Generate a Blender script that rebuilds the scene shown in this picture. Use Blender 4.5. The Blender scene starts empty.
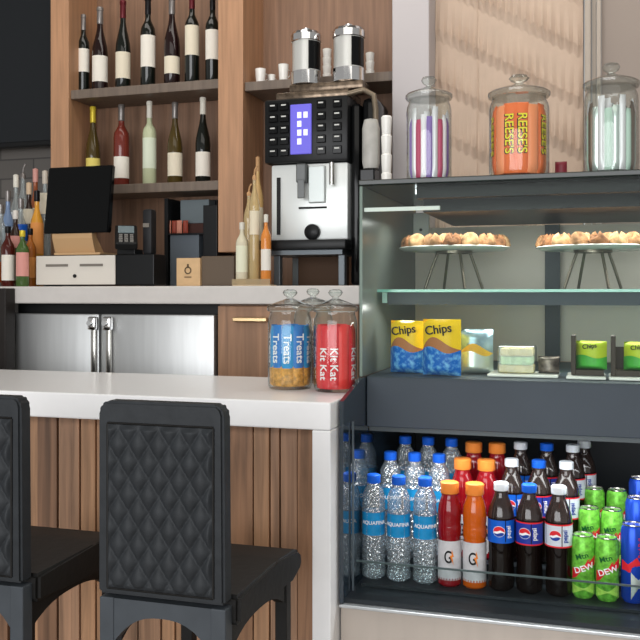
import bpy, bmesh, math, random
from mathutils import Vector, Matrix
random.seed(7)
C = bpy.context.scene.collection
PI = math.pi
# ------------------------------------------------------------------ camera, world, lights
F = 900.0; HZ = 294.0; EYE = 1.05; TH = math.atan(281/900)
cam_d = bpy.data.cameras.new('camera'); cam = bpy.data.objects.new('camera', cam_d); C.objects.link(cam)
cam_d.sensor_width = 36; cam_d.lens = F/640*36; cam_d.shift_y = -(320-HZ)/640; cam_d.clip_start = 0.05
cam.location = (0, 0, EYE); cam.rotation_euler = (PI/2, 0, TH)
bpy.context.scene.camera = cam
vs = bpy.context.scene.view_settings
vs.view_transform = 'Standard'; vs.look = 'None'; vs.gamma = 1; vs.use_curve_mapping = False
vs.exposure = 0.14
bpy.context.scene.cycles.transparent_max_bounces = 40
w = bpy.data.worlds.new('world'); bpy.context.scene.world = w; w.use_nodes = True
w.node_tree.nodes['Background'].inputs[0].default_value = (1.0, 0.97, 0.94, 1)
_nt = w.node_tree; _tc = _nt.nodes.new('ShaderNodeTexCoord'); _sx = _nt.nodes.new('ShaderNodeSeparateXYZ'); _rp = _nt.nodes.new('ShaderNodeValToRGB')
_mr = _nt.nodes.new('ShaderNodeMapRange'); _mr.inputs[1].default_value = -1
_nt.links.new(_tc.outputs['Generated'], _sx.inputs[0]); _nt.links.new(_sx.outputs['Z'], _mr.inputs[0]); _nt.links.new(_mr.outputs[0], _rp.inputs[0])
_rp.color_ramp.elements[0].color = (.42, .37, .32, 1); _rp.color_ramp.elements[1].color = (.22, .20, .18, 1)
_e = _rp.color_ramp.elements.new(.52); _e.color = (.95, .95, .95, 1)
_e = _rp.color_ramp.elements.new(.72); _e.color = (.45, .43, .40, 1)
_nt.links.new(_rp.outputs[0], _nt.nodes['Background'].inputs[0]); _nt.nodes['Background'].inputs[1].default_value = 0.5

def area(name, loc, rot, sx, sy, power, col=(1, .95, .88)):
    l = bpy.data.lights.new(name, 'AREA'); l.shape = 'RECTANGLE'; l.size = sx; l.size_y = sy
    l.energy = power; l.color = col
    o = bpy.data.objects.new(name, l); C.objects.link(o); o.location = loc; o.rotation_euler = rot
    return o
area('ceiling_panel_front', (-.2, .3, 2.7), (math.radians(25), 0, 0), 3.0, 1.0, 12, (1, .95, .88))
area('ceiling_panel_bar', (-.9, 2.2, 2.75), (0, 0, 0), 2.2, .5, 11)
area('frontal_fill', (-.6, -2.1, 1.4), (math.radians(88), 0, math.radians(-8)), 3.6, 1.8, 108, (.97, .98, 1))  # unseen fill lamp added behind the camera to brighten the front faces
area('wall_relief_fill', (.25, 2.05, 2.6), (math.radians(30), 0, 0), 1.2, .12, 2.8, (1, .96, .91))  # unseen strip lamp added to bring out the relief of the tan wall

# ------------------------------------------------------------------ picture -> world (each call gets its own real depth)
cT, sT = math.cos(TH), math.sin(TH)
def ratio(px):
    dx = (px-320)/F
    return (dx*cT-sT)/(dx*sT+cT)
def Xp(px, Y): return ratio(px)*Y
def dep(px, Y): return Y/((px-320)/F*sT+cT)
def Zp(px, py, Y): return EYE+(HZ-py)/F*dep(px, Y)
def S(px, Y): return dep(px, Y)/F

# ------------------------------------------------------------------ materials
def lin(c): return tuple(((v/255)/12.92 if v/255 <= .04045 else ((v/255+.055)/1.055)**2.4) for v in c)
MATS = {}
def mat(name, rgb, rough=.5, metal=0, spec=.22, var=0, scale=20, stretch=(1, 1, 1), bump=0, emit=0, coat=0, alpha=1):
    if name in MATS: return MATS[name]
    m = bpy.data.materials.new(name); m.use_nodes = True; nt = m.node_tree; b = nt.nodes['Principled BSDF']
    c = lin(rgb)
    b.inputs['Base Color'].default_value = (*c, 1); b.inputs['Roughness'].default_value = rough
    b.inputs['Metallic'].default_value = metal; b.inputs['Specular IOR Level'].default_value = spec
    b.inputs['Coat Weight'].default_value = coat
    if emit:
        b.inputs['Emission Color'].default_value = (*c, 1); b.inputs['Emission Strength'].default_value = emit
    if var or bump:
        tc = nt.nodes.new('ShaderNodeTexCoord'); mp = nt.nodes.new('ShaderNodeMapping'); nz = nt.nodes.new('ShaderNodeTexNoise')
        mp.inputs['Scale'].default_value = stretch; nz.inputs['Scale'].default_value = scale; nz.inputs['Detail'].default_value = 6
        nt.links.new(tc.outputs['Object'], mp.inputs[0]); nt.links.new(mp.outputs[0], nz.inputs['Vector'])
        if var:
            rp = nt.nodes.new('ShaderNodeValToRGB')
            rp.color_ramp.elements[0].position = .3; rp.color_ramp.elements[1].position = .7
            rp.color_ramp.elements[0].color = (*[x*(1-var) for x in c], 1); rp.color_ramp.elements[1].color = (*[min(1, x*(1+var)) for x in c], 1)
            nt.links.new(nz.outputs['Fac'], rp.inputs[0]); nt.links.new(rp.outputs[0], b.inputs['Base Color'])
        if bump:
            bp = nt.nodes.new('ShaderNodeBump'); bp.inputs['Strength'].default_value = bump; bp.inputs['Distance'].default_value = .01
            nt.links.new(nz.outputs['Fac'], bp.inputs['Height']); nt.links.new(bp.outputs[0], b.inputs['Normal'])
    MATS[name] = m
    return m
def glass(name, tint, body=.0, bodycol=None, gloss=.9, rough=.03, ior=1.45, edge=0, crinkle=0):
    """thin clear glass or plastic: see-through, Fresnel reflection, some body colour"""
    if name in MATS: return MATS[name]
    m = bpy.data.materials.new(name); m.use_nodes = True; nt = m.node_tree; nt.nodes.clear()
    out = nt.nodes.new('ShaderNodeOutputMaterial'); tr = nt.nodes.new('ShaderNodeBsdfTransparent'); gl = nt.nodes.new('ShaderNodeBsdfGlossy')
    tr.inputs[0].default_value = (*lin(tint), 1); gl.inputs['Roughness'].default_value = rough; gl.inputs[0].default_value = (gloss, gloss, gloss, 1)
    lw = nt.nodes.new('ShaderNodeLayerWeight'); lw.inputs['Blend'].default_value = .5
    pw = nt.nodes.new('ShaderNodeMath'); pw.operation = 'POWER'; pw.inputs[1].default_value = 3.5
    fr = nt.nodes.new('ShaderNodeMath'); fr.operation = 'MULTIPLY_ADD'; f0 = ((ior-1)/(ior+1))**2
    fr.inputs[1].default_value = 1-f0; fr.inputs[2].default_value = f0
    nt.links.new(lw.outputs['Facing'], pw.inputs[0]); nt.links.new(pw.outputs[0], fr.inputs[0])
    base = tr
    if edge:
        mc = nt.nodes.new('ShaderNodeMixRGB'); mc.inputs[1].default_value = (*lin(tint), 1); mc.inputs[2].default_value = (*[x*(1-edge) for x in lin(tint)], 1)
        nt.links.new(pw.outputs[0], mc.inputs[0]); nt.links.new(mc.outputs[0], tr.inputs[0])
    if crinkle:
        tc = nt.nodes.new('ShaderNodeTexCoord'); vz = nt.nodes.new('ShaderNodeTexVoronoi'); vz.inputs['Scale'].default_value = crinkle
        bp = nt.nodes.new('ShaderNodeBump'); bp.inputs['Strength'].default_value = .9; bp.inputs['Distance'].default_value = .004
        nt.links.new(tc.outputs['Object'], vz.inputs['Vector']); nt.links.new(vz.outputs['Distance'], bp.inputs['Height']); nt.links.new(bp.outputs[0], gl.inputs['Normal'])
        ad = nt.nodes.new('ShaderNodeMath'); ad.operation = 'ADD'; ad.inputs[1].default_value = .18; nt.links.new(fr.outputs[0], ad.inputs[0]); fr = ad
    if body:
        df = nt.nodes.new('ShaderNodeBsdfDiffuse'); df.inputs[0].default_value = (*lin(bodycol or tint), 1)
        mx = nt.nodes.new('ShaderNodeMixShader'); mx.inputs[0].default_value = body
        nt.links.new(tr.outputs[0], mx.inputs[1]); nt.links.new(df.outputs[0], mx.inputs[2]); base = mx
    m2 = nt.nodes.new('ShaderNodeMixShader')
    nt.links.new(fr.outputs[0], m2.inputs[0]); nt.links.new(base.outputs[0], m2.inputs[1]); nt.links.new(gl.outputs[0], m2.inputs[2])
    nt.links.new(m2.outputs[0], out.inputs[0])
    MATS[name] = m
    return m
def wood(name, rgb, var=.35, fine=1.0, seed=0.0):
    if name in MATS: return MATS[name]
    m = bpy.data.materials.new(name); m.use_nodes = True; nt = m.node_tree; b = nt.nodes['Principled BSDF']
    c = lin(rgb)
    tc = nt.nodes.new('ShaderNodeTexCoord'); mp = nt.nodes.new('ShaderNodeMapping')
    mp.inputs['Scale'].default_value = (30*fine, 30*fine, 1.6); mp.inputs['Location'].default_value = (seed, seed*2, seed*.7)
    n1 = nt.nodes.new('ShaderNodeTexNoise'); n1.inputs['Scale'].default_value = 2.0; n1.inputs['Detail'].default_value = 8; n1.inputs['Distortion'].default_value = .6
    r = nt.nodes.new('ShaderNodeValToRGB'); r.color_ramp.elements[0].position = .28; r.color_ramp.elements[1].position = .72
    r.color_ramp.elements[0].color = (*[x*(1-var) for x in c], 1); r.color_ramp.elements[1].color = (*[x*(1+var*.7) for x in c], 1)
    nt.links.new(tc.outputs['Object'], mp.inputs[0]); nt.links.new(mp.outputs[0], n1.inputs['Vector'])
    nt.links.new(n1.outputs['Fac'], r.inputs[0]); nt.links.new(r.outputs[0], b.inputs['Base Color'])
    bp = nt.nodes.new('ShaderNodeBump'); bp.inputs['Strength'].default_value = .12; bp.inputs['Distance'].default_value = .004
    nt.links.new(n1.outputs['Fac'], bp.inputs['Height']); nt.links.new(bp.outputs[0], b.inputs['Normal'])
    b.inputs['Roughness'].default_value = .5
    MATS[name] = m
    return m
def brick_mat(name, rgb, mortar, sx, sy):
    m = bpy.data.materials.new(name); m.use_nodes = True; nt = m.node_tree; b = nt.nodes['Principled BSDF']
    tc = nt.nodes.new('ShaderNodeTexCoord'); mp = nt.nodes.new('ShaderNodeMapping'); mp.inputs['Rotation'].default_value = (PI/2, 0, 0)
    br = nt.nodes.new('ShaderNodeTexBrick'); br.inputs['Scale'].default_value = 1; br.inputs['Brick Width'].default_value = sx; br.inputs['Row Height'].default_value = sy
    br.inputs['Mortar Size'].default_value = .003
    c = lin(rgb)
    br.inputs['Color1'].default_value = (*c, 1); br.inputs['Color2'].default_value = (*[x*1.25 for x in c], 1); br.inputs['Mortar'].default_value = (*lin(mortar), 1)
    nt.links.new(tc.outputs['Object'], mp.inputs[0]); nt.links.new(mp.outputs[0], br.inputs['Vector']); nt.links.new(br.outputs['Color'], b.inputs['Base Color'])
    b.inputs['Roughness'].default_value = .35
    MATS[name] = m
    return m

# ------------------------------------------------------------------ mesh builder
class MB:
    def __init__(s): s.bm = bmesh.new()
    def box(s, x0, x1, y0, y1, z0, z1, bev=0, M=None, seg=2):
        r = bmesh.ops.create_cube(s.bm, size=1); v = r['verts']
        for p in v: p.co = Vector(((x0+x1)/2+p.co.x*(x1-x0), (y0+y1)/2+p.co.y*(y1-y0), (z0+z1)/2+p.co.z*(z1-z0)))
        if bev:
            e = list({e for p in v for e in p.link_edges})
            r2 = bmesh.ops.bevel(s.bm, geom=e, offset=bev, segments=seg, affect='EDGES', profile=.5)
            v = list({q for f in r2['faces'] for q in f.verts} | {q for q in v if q.is_valid})
        if M is not None:
            for p in v: p.co = M @ p.co
        return s
    def lathe(s, prof, n=20, c=(0, 0, 0), cap=True, M=None, a0=0, a1=2*PI, flute=0, nfl=0):
        full = abs(a1-a0-2*PI) < 1e-6
        k = n if full else n+1
        rings = []
        for r, z in prof:
            ring = []
            for i in range(k):
                a = a0+(a1-a0)*i/n
                rr = r*(1+flute*math.cos(nfl*a)) if flute else r
                p = Vector((c[0]+rr*math.cos(a), c[1]+rr*math.sin(a), c[2]+z))
                ring.append(s.bm.verts.new(M @ p if M is not None else p))
            rings.append(ring)
        for A, B in zip(rings, rings[1:]):
            for i in range(n):
                j = (i+1) % k
                s.bm.faces.new((A[i], A[j], B[j], B[i]))
        if cap and full:
            if prof[0][0] > 1e-5: s.bm.faces.new(rings[0][::-1])
            if prof[-1][0] > 1e-5: s.bm.faces.new(rings[-1])
        return s
    def tube(s, pts, r, n=8):
        pts = [Vector(p) for p in pts]; rings = []
        for i, p in enumerate(pts):
            d = (pts[min(i+1, len(pts)-1)]-pts[max(i-1, 0)]).normalized()
            u = d.cross(Vector((0, 0, 1)))
            if u.length < .05: u = d.cross(Vector((1, 0, 0)))
            u.normalize(); v = d.cross(u)
            rr = r[i] if isinstance(r, (list, tuple)) else r
            rings.append([s.bm.verts.new(p+(u*math.cos(2*PI*k/n)+v*math.sin(2*PI*k/n))*rr) for k in range(n)])
        for A, B in zip(rings, rings[1:]):
            for k in range(n): s.bm.faces.new((A[k], A[(k+1) % n], B[(k+1) % n], B[k]))
        s.bm.faces.new(rings[0][::-1]); s.bm.faces.new(rings[-1])
        return s
    def prism(s, poly, axis, a, b, bev=0):
        """extrude a 2-D polygon along axis from a to b"""
        def P(u, v, t):
            return {'x': (t, u, v), 'y': (u, t, v), 'z': (u, v, t)}[axis]
        A = [s.bm.verts.new(P(u, v, a)) for u, v in poly]; B = [s.bm.verts.new(P(u, v, b)) for u, v in poly]
        n = len(poly)
        fs = [s.bm.faces.new(A[::-1]), s.bm.faces.new(B)]
        for i in range(n): fs.append(s.bm.faces.new((A[i], A[(i+1) % n], B[(i+1) % n], B[i])))
        if bev:
            e = list({e for f in fs for e in f.edges})
            bmesh.ops.bevel(s.bm, geom=e, offset=bev, segments=2, affect='EDGES')
        return s
    def grid(s, nu, nv, fn):
        V = [[s.bm.verts.new(fn(i/nu, j/nv)) for i in range(nu+1)] for j in range(nv+1)]
        for j in range(nv):
            for i in range(nu): s.bm.faces.new((V[j][i], V[j][i+1], V[j+1][i+1], V[j+1][i]))
        return s
    def build(s, name, m, parent=None, world=False, smooth=None, bev=0):
        bmesh.ops.recalc_face_normals(s.bm, faces=s.bm.faces[:])
        me = bpy.data.meshes.new(name); s.bm.to_mesh(me); s.bm.free()
        o = bpy.data.objects.new(name, me); C.objects.link(o)
        ms = m if isinstance(m, (list, tuple)) else [m]
        for q in ms: me.materials.append(q)
        if parent is not None:
            o.parent = parent
            if world:
                root = parent; L = Vector((0, 0, 0))
                while root is not None: L += Vector(root.location); root = root.parent
                me.transform(Matrix.Translation(-L))
        if smooth is not None:
            me.polygons.foreach_set('use_smooth', [True]*len(me.polygons))
            try: me.set_sharp_from_angle(angle=math.radians(smooth))
            except Exception: pass
        return o
def tag(o, label, cat, group=None):
    o['label'] = label; o['category'] = cat
    if group: o['group'] = group
    return o
def thing(name, loc, label, cat, group=None, rz=0):
    o = bpy.data.objects.new(name, None); C.objects.link(o); o.location = loc; o.rotation_euler = (0, 0, rz); o.empty_display_size = .05
    return tag(o, label, cat, group)
def struct(o): o['kind'] = 'structure'; return o
def dup(root, loc, label, group=None, rz=None):
    r = root.copy(); C.objects.link(r); r.location = loc; r['label'] = label
    if group: r['group'] = group
    if rz is not None: r.rotation_euler = (0, 0, rz)
    for ch in list(root.children):
        c = ch.copy(); C.objects.link(c); c.parent = r
        for g in list(ch.children):
            d = g.copy(); C.objects.link(d); d.parent = c
    return r
def text_bm(txt, size, M, bend=0, thick=.0006, xs=1.0, fat=.012):
    """letters as a thin mesh: x right, y up -> M; bend wraps x round a cylinder of radius bend facing -Y"""
    cu = bpy.data.curves.new('t', 'FONT'); cu.body = txt; cu.size = size; cu.align_x = 'CENTER'; cu.align_y = 'CENTER'; cu.extrude = thick
    cu.offset = size*fat
    ob = bpy.data.objects.new('t', cu); C.objects.link(ob)
    dg = bpy.context.evaluated_depsgraph_get(); me = bpy.data.meshes.new_from_object(ob.evaluated_get(dg))
    bpy.data.objects.remove(ob); bpy.data.curves.remove(cu)
    mb = MB(); mb.bm.from_mesh(me); bpy.data.meshes.remove(me)
    for v in mb.bm.verts:
        p = M @ Vector((v.co.x*xs, v.co.y, v.co.z))      # here x = right, y = up, z = out
        if bend:
            a = p.x/bend; R = bend+p.z
            v.co = Vector((R*math.sin(a), -R*math.cos(a), p.y))
        else: v.co = Vector((p.x, -p.z, p.y))
    return mb
def rot2(deg, tx=0, ty=0, tz=0.0006): return Matrix.Translation((tx, ty, tz)) @ Matrix.Rotation(math.radians(deg), 4, 'Z')
def disc_pts(cx, cy, r, a0, a1, n=14): return [(cx+r*math.cos(a0+(a1-a0)*i/n), cy+r*math.sin(a0+(a1-a0)*i/n)) for i in range(n+1)]
def flat_bm(poly, bend, out):
    """flat outline (x right, y up) wrapped on a cylinder facing -Y (fan of thin strips)"""
    mb = MB()
    cx = sum(p[0] for p in poly)/len(poly); cy = sum(p[1] for p in poly)/len(poly)
    def W(x, y, o): return Vector(((bend+o)*math.sin(x/bend), -(bend+o)*math.cos(x/bend), y)) if bend else Vector((x, -o, y))
    K = 4; rings = []
    for k in range(1, K+1): rings.append([mb.bm.verts.new(W(cx+(x-cx)*k/K, cy+(y-cy)*k/K, out)) for x, y in poly])
    c = mb.bm.verts.new(W(cx, cy, out)); n = len(poly)
    for i in range(n): mb.bm.faces.new((c, rings[0][i], rings[0][(i+1) % n]))
    for A, B in zip(rings, rings[1:]):
        for i in range(n): mb.bm.faces.new((A[i], B[i], B[(i+1) % n], A[(i+1) % n]))
    return mb

# ------------------------------------------------------------------ palette
quartz = mat('white_quartz', (247, 247, 247), .22, var=.01, scale=60)
pil_wood = wood('oak_pilaster', (178, 134, 100), .22)
dark_wood = wood('walnut_back', (136, 103, 80), .3)
shelf_wood = wood('grey_brown_shelf', (112, 98, 86), .25)
cab_wood = wood('cabinet_wood', (160, 120, 90), .28)
steel = mat('brushed_steel', (205, 207, 207), .45, .85, var=.06, scale=6, stretch=(8, 1, .6))
steel_hi = mat('polished_steel', (190, 188, 182), .25, 1)
chrome = mat('chrome', (225, 225, 225), .08, 1)
brass = mat('champagne_pull', (220, 190, 145), .3, 1)
black = mat('black_plastic', (22, 23, 24), .35)
black_gl = mat('black_gloss', (10, 11, 12), .12)
leather = mat('charcoal_leather', (42, 45, 48), .58, var=.12, scale=40, bump=.15)
seat_leather = mat('black_leather', (20, 19, 18), .6, spec=.3, bump=.1, scale=60)
leg_paint = mat('charcoal_painted_wood', (66, 71, 76), .5, var=.08, scale=30)
slate = mat('slate_metal', (66, 74, 82), .5, var=.04, scale=10)
slate_dk = mat('dark_interior', (38, 43, 47), .45)
greige = mat('greige_laminate', (186, 176, 166), .5, var=.05, scale=5, stretch=(6, 1, 1))
white_p = mat('white_plastic', (236, 236, 232), .4)
ceramic = mat('white_ceramic', (240, 238, 232), .2, coat=.3)
paper = mat('label_paper', (232, 226, 214), .7)
jar_glass = glass('jar_glass', (246, 250, 248), .02, (220, 225, 225), rough=.03, ior=1.5, edge=.75)
pane_glass = glass('case_pane', (248, 252, 250), .0, gloss=.16, rough=.3, ior=1.3)
end_glass = glass('case_end_pane', (190, 202, 196), .72, (150, 158, 151), gloss=.4, rough=.25, ior=1.4)
rear_glass = glass('rear_sliding_pane', (205, 208, 202), .85, (224, 212, 200), gloss=.3, rough=.3)
green_edge = mat('green_glass_edge', (120, 190, 172), .15, spec=.8)

# ------------------------------------------------------------------ setting
struct(MB().box(-4, 2.6, -2.2, 3.1, -.05, 0).build('floor', mat('floor_tile', (150, 138, 126), .3, var=.1, scale=4)))
YW = 3.0
struct(MB().box(-4, Xp(432, 2.85), YW, YW+.1, 0, 2.8).build('wall_back', brick_mat('grey_brick_tile', (88, 84, 80), (60, 57, 55), .3, .075)))
xp0, xp1 = Xp(392, 2.75), Xp(429, 2.75)
struct(MB().box(xp0, xp1, 2.75, 2.997, 0, 2.8, bev=.004).build('wall_pillar', mat('pillar_paint', (190, 184, 184), .6)))
xt0, xt1 = xp1+.001, Xp(583, 2.84)
def tile(u, v):
    x = xt0+(xt1-xt0)*u; z = .9+1.2*v
    RS = .158
    t = (z+.56*x+.004*math.sin(x*260+math.sin(z*5)))/RS; f = 1-(t-math.floor(t))                      # 0 at the row's top, 1 at its foot
    k = math.floor(t); s = x/.024+k*.37+.3*math.sin(x*11+k); tri = abs((s-math.floor(s))*2-1)
    g = (f/.78)**1.5 if f < .78 else max(0, 1-((f-.78)/.22))
    h = .020*g*(.25+.75*tri*(.65+.35*math.sin(x*17+k*2.1)**2))
    jx = (x-xt0)-.135
    if abs(jx) < .004: h -= .004*(1-abs(jx)/.004)
    return (x, 2.86-h, z)
struct(MB().grid(260, 300, tile).build('wall_tile', mat('tan_relief_plaster', (192, 170, 151), .7, var=.05, scale=14)))
struct(MB().box(xt0, xt1, 2.862, 2.96, 0, 2.8).build('wall_tile_backing', MATS['tan_relief_plaster']))
struct(MB().box(xt1+.006, Xp(591, 2.8), 2.80, 2.96, 0, 2.8, bev=.004).box(Xp(592, 2.8), Xp(596, 2.8), 2.825, 2.96, 0, 2.8).box(Xp(596.5, 2.8), Xp(601, 2.8), 2.80, 2.96, 0, 2.8, bev=.003).build('trim_1', mat('casing_paint', (176, 164, 151), .45)))
struct(MB().box(Xp(601, 2.8)+.001, 2.6, 2.83, 2.96, 0, 2.8).build('wall_right', mat('taupe_paint', (154, 141, 131), .6, var=.02, scale=5)))

# ------------------------------------------------------------------ wall shelving unit
YF = 2.78
xa, xb = Xp(50.5, YF), Xp(68.5, YF); xc, xd = Xp(218, YF), Xp(243, YF); xe = xp0-.002
ZB = 1.19; ZT = 2.35; Z1 = 1.775; Z2 = 1.433; ZC = 1.757
su = thing('wall_shelf', (xa, YF, 1.08), 'brown wooden wall shelving unit holding wine bottles above the back counter', 'shelving')
MB().box(xa, xb, YF, YW-.03, ZB, ZT, bev=.002).build('upright', pil_wood, su, True)
MB().box(xc, xd, YF, YW-.03, ZB, ZT, bev=.002).build('upright', pil_wood, su, True)
MB().box(xa, xe, YW-.03, YW-.002, 1.08, ZT).build('back_panel', dark_wood, su, True)
MB().box(xb+.001, xc-.001, YF+.012, YW-.031, Z1-.032, Z1, bev=.002).build('shelf', shelf_wood, su, True)
MB().box(xb+.001, xc-.001, YF+.012, YW-.031, Z2-.032, Z2, bev=.002).build('shelf', shelf_wood, su, True)
MB().box(xd+.001, xe, YF+.012, YW-.031, ZC-.03, ZC, bev=.002).build('shelf', shelf_wood, su, True)
MB().box(xa, xe, YF, YW-.03, ZT, ZT+.03).build('top_board', pil_wood, su, True)
lamp_m = mat('warm_strip', (255, 214, 160), .5, emit=2)
# television on the grey tiled wall
tvx1 = xa-.012
tv = thing('television', (tvx1-.6, 2.95, Zp(20, 148, 2.93)), 'large black television screen on the grey tiled wall at far left', 'television')
tz = Zp(20, 147, 2.93)
MB().box(tvx1-.9, tvx1, 2.93, 2.965, tz, tz+.72, bev=.006).build('casing', black, tv, True)
MB().box(tvx1-.888, tvx1-.012, 2.926, 2.9295, tz+.02, tz+.71).build('screen', mat('screen_glass', (30, 33, 36), .5, spec=.2), tv, True)
MB().box(tvx1-.62, tvx1-.28, 2.966, 2.999, tz+.25, tz+.45).build('wall_bracket', black, tv, True)

# ------------------------------------------------------------------ back counter
ZK = 1.074; ZKB = 1.02; YK = 2.45
bc = thing('back_counter', (-1.6, 2.6, 0), 'pale stone back counter slab carrying the till and coffee machine', 'counter')
xk1 = Xp(360, YK)
MB().box(-2.6, xk1, YK, YW-.032, ZKB, ZK, bev=.004).build('countertop', mat('pale_stone', (208, 203, 198), .35, var=.03, scale=30), bc, True)
fr = thing('bar_refrigerator', (Xp(110, 2.5), 2.64, 0), 'two-door stainless steel bar refrigerator under the back counter', 'refrigerator')
xf0, xf1, xfm = Xp(12, 2.48), Xp(216, 2.48), Xp(100.5, 2.48)
MB().box(xf0, xf1, 2.51, 2.96, .0, ZKB-.0005, bev=.003).build('cabinet_body', black, fr, True)
zdt = Zp(110, 314, 2.48)
def door(x0, x1, hx):
    d = MB().box(x0, x1, 2.475, 2.509, .12, zdt, bev=.006).build('door', steel, fr, True, smooth=40)
    MB().box(hx-.009, hx+.009, 2.461, 2.474, zdt-.2, zdt-.045, bev=.005).build('door_handle', steel_hi, d, True, smooth=40)
    MB().box(hx-.014, hx+.014, 2.450, 2.474, zdt-.05, zdt-.008, bev=.006).lathe([(.0, 0), (.008, 0), (.008, .012), (0, .012)], 12, M=Matrix.Translation((hx, 2.449, zdt-.028)) @ Matrix.Rotation(PI/2, 4, 'X')).build('latch', chrome, d, True, smooth=40)
door(xf0+.004, xfm-.003, Xp(92.5, 2.46)); door(xfm+.003, xf1-.004, Xp(107.5, 2.46))
cb = thing('wooden_cabinet', (Xp(260, 2.5), 2.64, 0), 'brown wooden drawer cabinet with brass pull right of the steel refrigerator', 'cabinet')
xw0, xw1 = xf1+.003, xk1-.012
MB().box(xw0, xw1, 2.50, 2.96, 0, ZKB-.0005, bev=.002).build('cabinet_body', dark_wood, cb, True)
for z0, z1 in ((.74, 1.014), (.40, .736), (.08, .396)):
    d = MB().box(xw0+.002, xw1-.002, 2.482, 2.499, z0, z1, bev=.002).build('drawer', cab_wood, cb, True)
    zz = Zp(250, 319.5, 2.47) if z1 > .95 else z1-.05
    h0, h1 = Xp(234, 2.47), Xp(268, 2.47)
    MB().box(h0, h1, 2.455, 2.467, zz-.007, zz+.007, bev=.003).box(h0+.012, h0+.02, 2.464, 2.482, zz-.004, zz+.004).box(h1-.02, h1-.012, 2.464, 2.482, zz-.004, zz+.004).build('pull', brass, d, True)
xg = Xp(13.5, 2.44)
gp = thing('end_cabinet', (xg-.2, 2.47, 0), 'black cabinet panel at the far left in front of the back counter', 'cabinet')
MB().box(xg-.5, xg, 2.40, 2.449, 0, ZK-.006, bev=.003).build('panel', mat('black_brown', (38, 34, 32), .5, var=.1, scale=30), gp, True)
MB().box(xg-.5, xg, 2.392, 2.3995, 0, .10).build('kick_plate', black, gp, True)

# ------------------------------------------------------------------ bar counter with waterfall end
YC0, YC1, ZCT = 1.60, 2.05, .848
XR = -.4794; xl = Xp(312, YC0)
ct = thing('bar_counter', (-1.2, 1.8, 0), 'white bar counter with waterfall end and wood slat front', 'counter')
MB().box(-2.3, XR, YC0, YC1, ZCT-.052, ZCT, bev=.003).build('countertop', quartz, ct, True)
MB().box(xl, XR, YC0, YC1, 0, ZCT-.0525, bev=.002).build('end_panel', quartz, ct, True)
# slat front: bands of different width and tone with dark gaps
px = [xl-.0005]; widths = [.052, .036, .02, .034, .05, .026, .047, .05, .03, .052, .05]
tones = [wood('slat_a', (160, 120, 90), .5, 1, 1.1), wood('slat_b', (180, 138, 104), .45, 1, 4.3), wood('slat_c', (134, 100, 76), .5, 1, 7.7), wood('slat_d', (170, 132, 104), .48, 1, 9.2)]
panel = MB().box(-2.28, xl-.0005, 1.6905, 1.715, 0, ZCT-.053).build('front_panel', mat('gap_dark', (48, 34, 26), .8), ct, True)
x = xl-.001; i = 0
rng = random.Random(4)
while x > -2.25:
    wd = widths[i % len(widths)]; q = (i*3+rng.randint(0, 1)) % 4
    off = rng.choice([0, .004, .008])
    MB().box(x-wd+.003, x, 1.66+off, 1.69, 0, ZCT-.053).build('slat', tones[q], panel, True); x -= wd; i += 1

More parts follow.
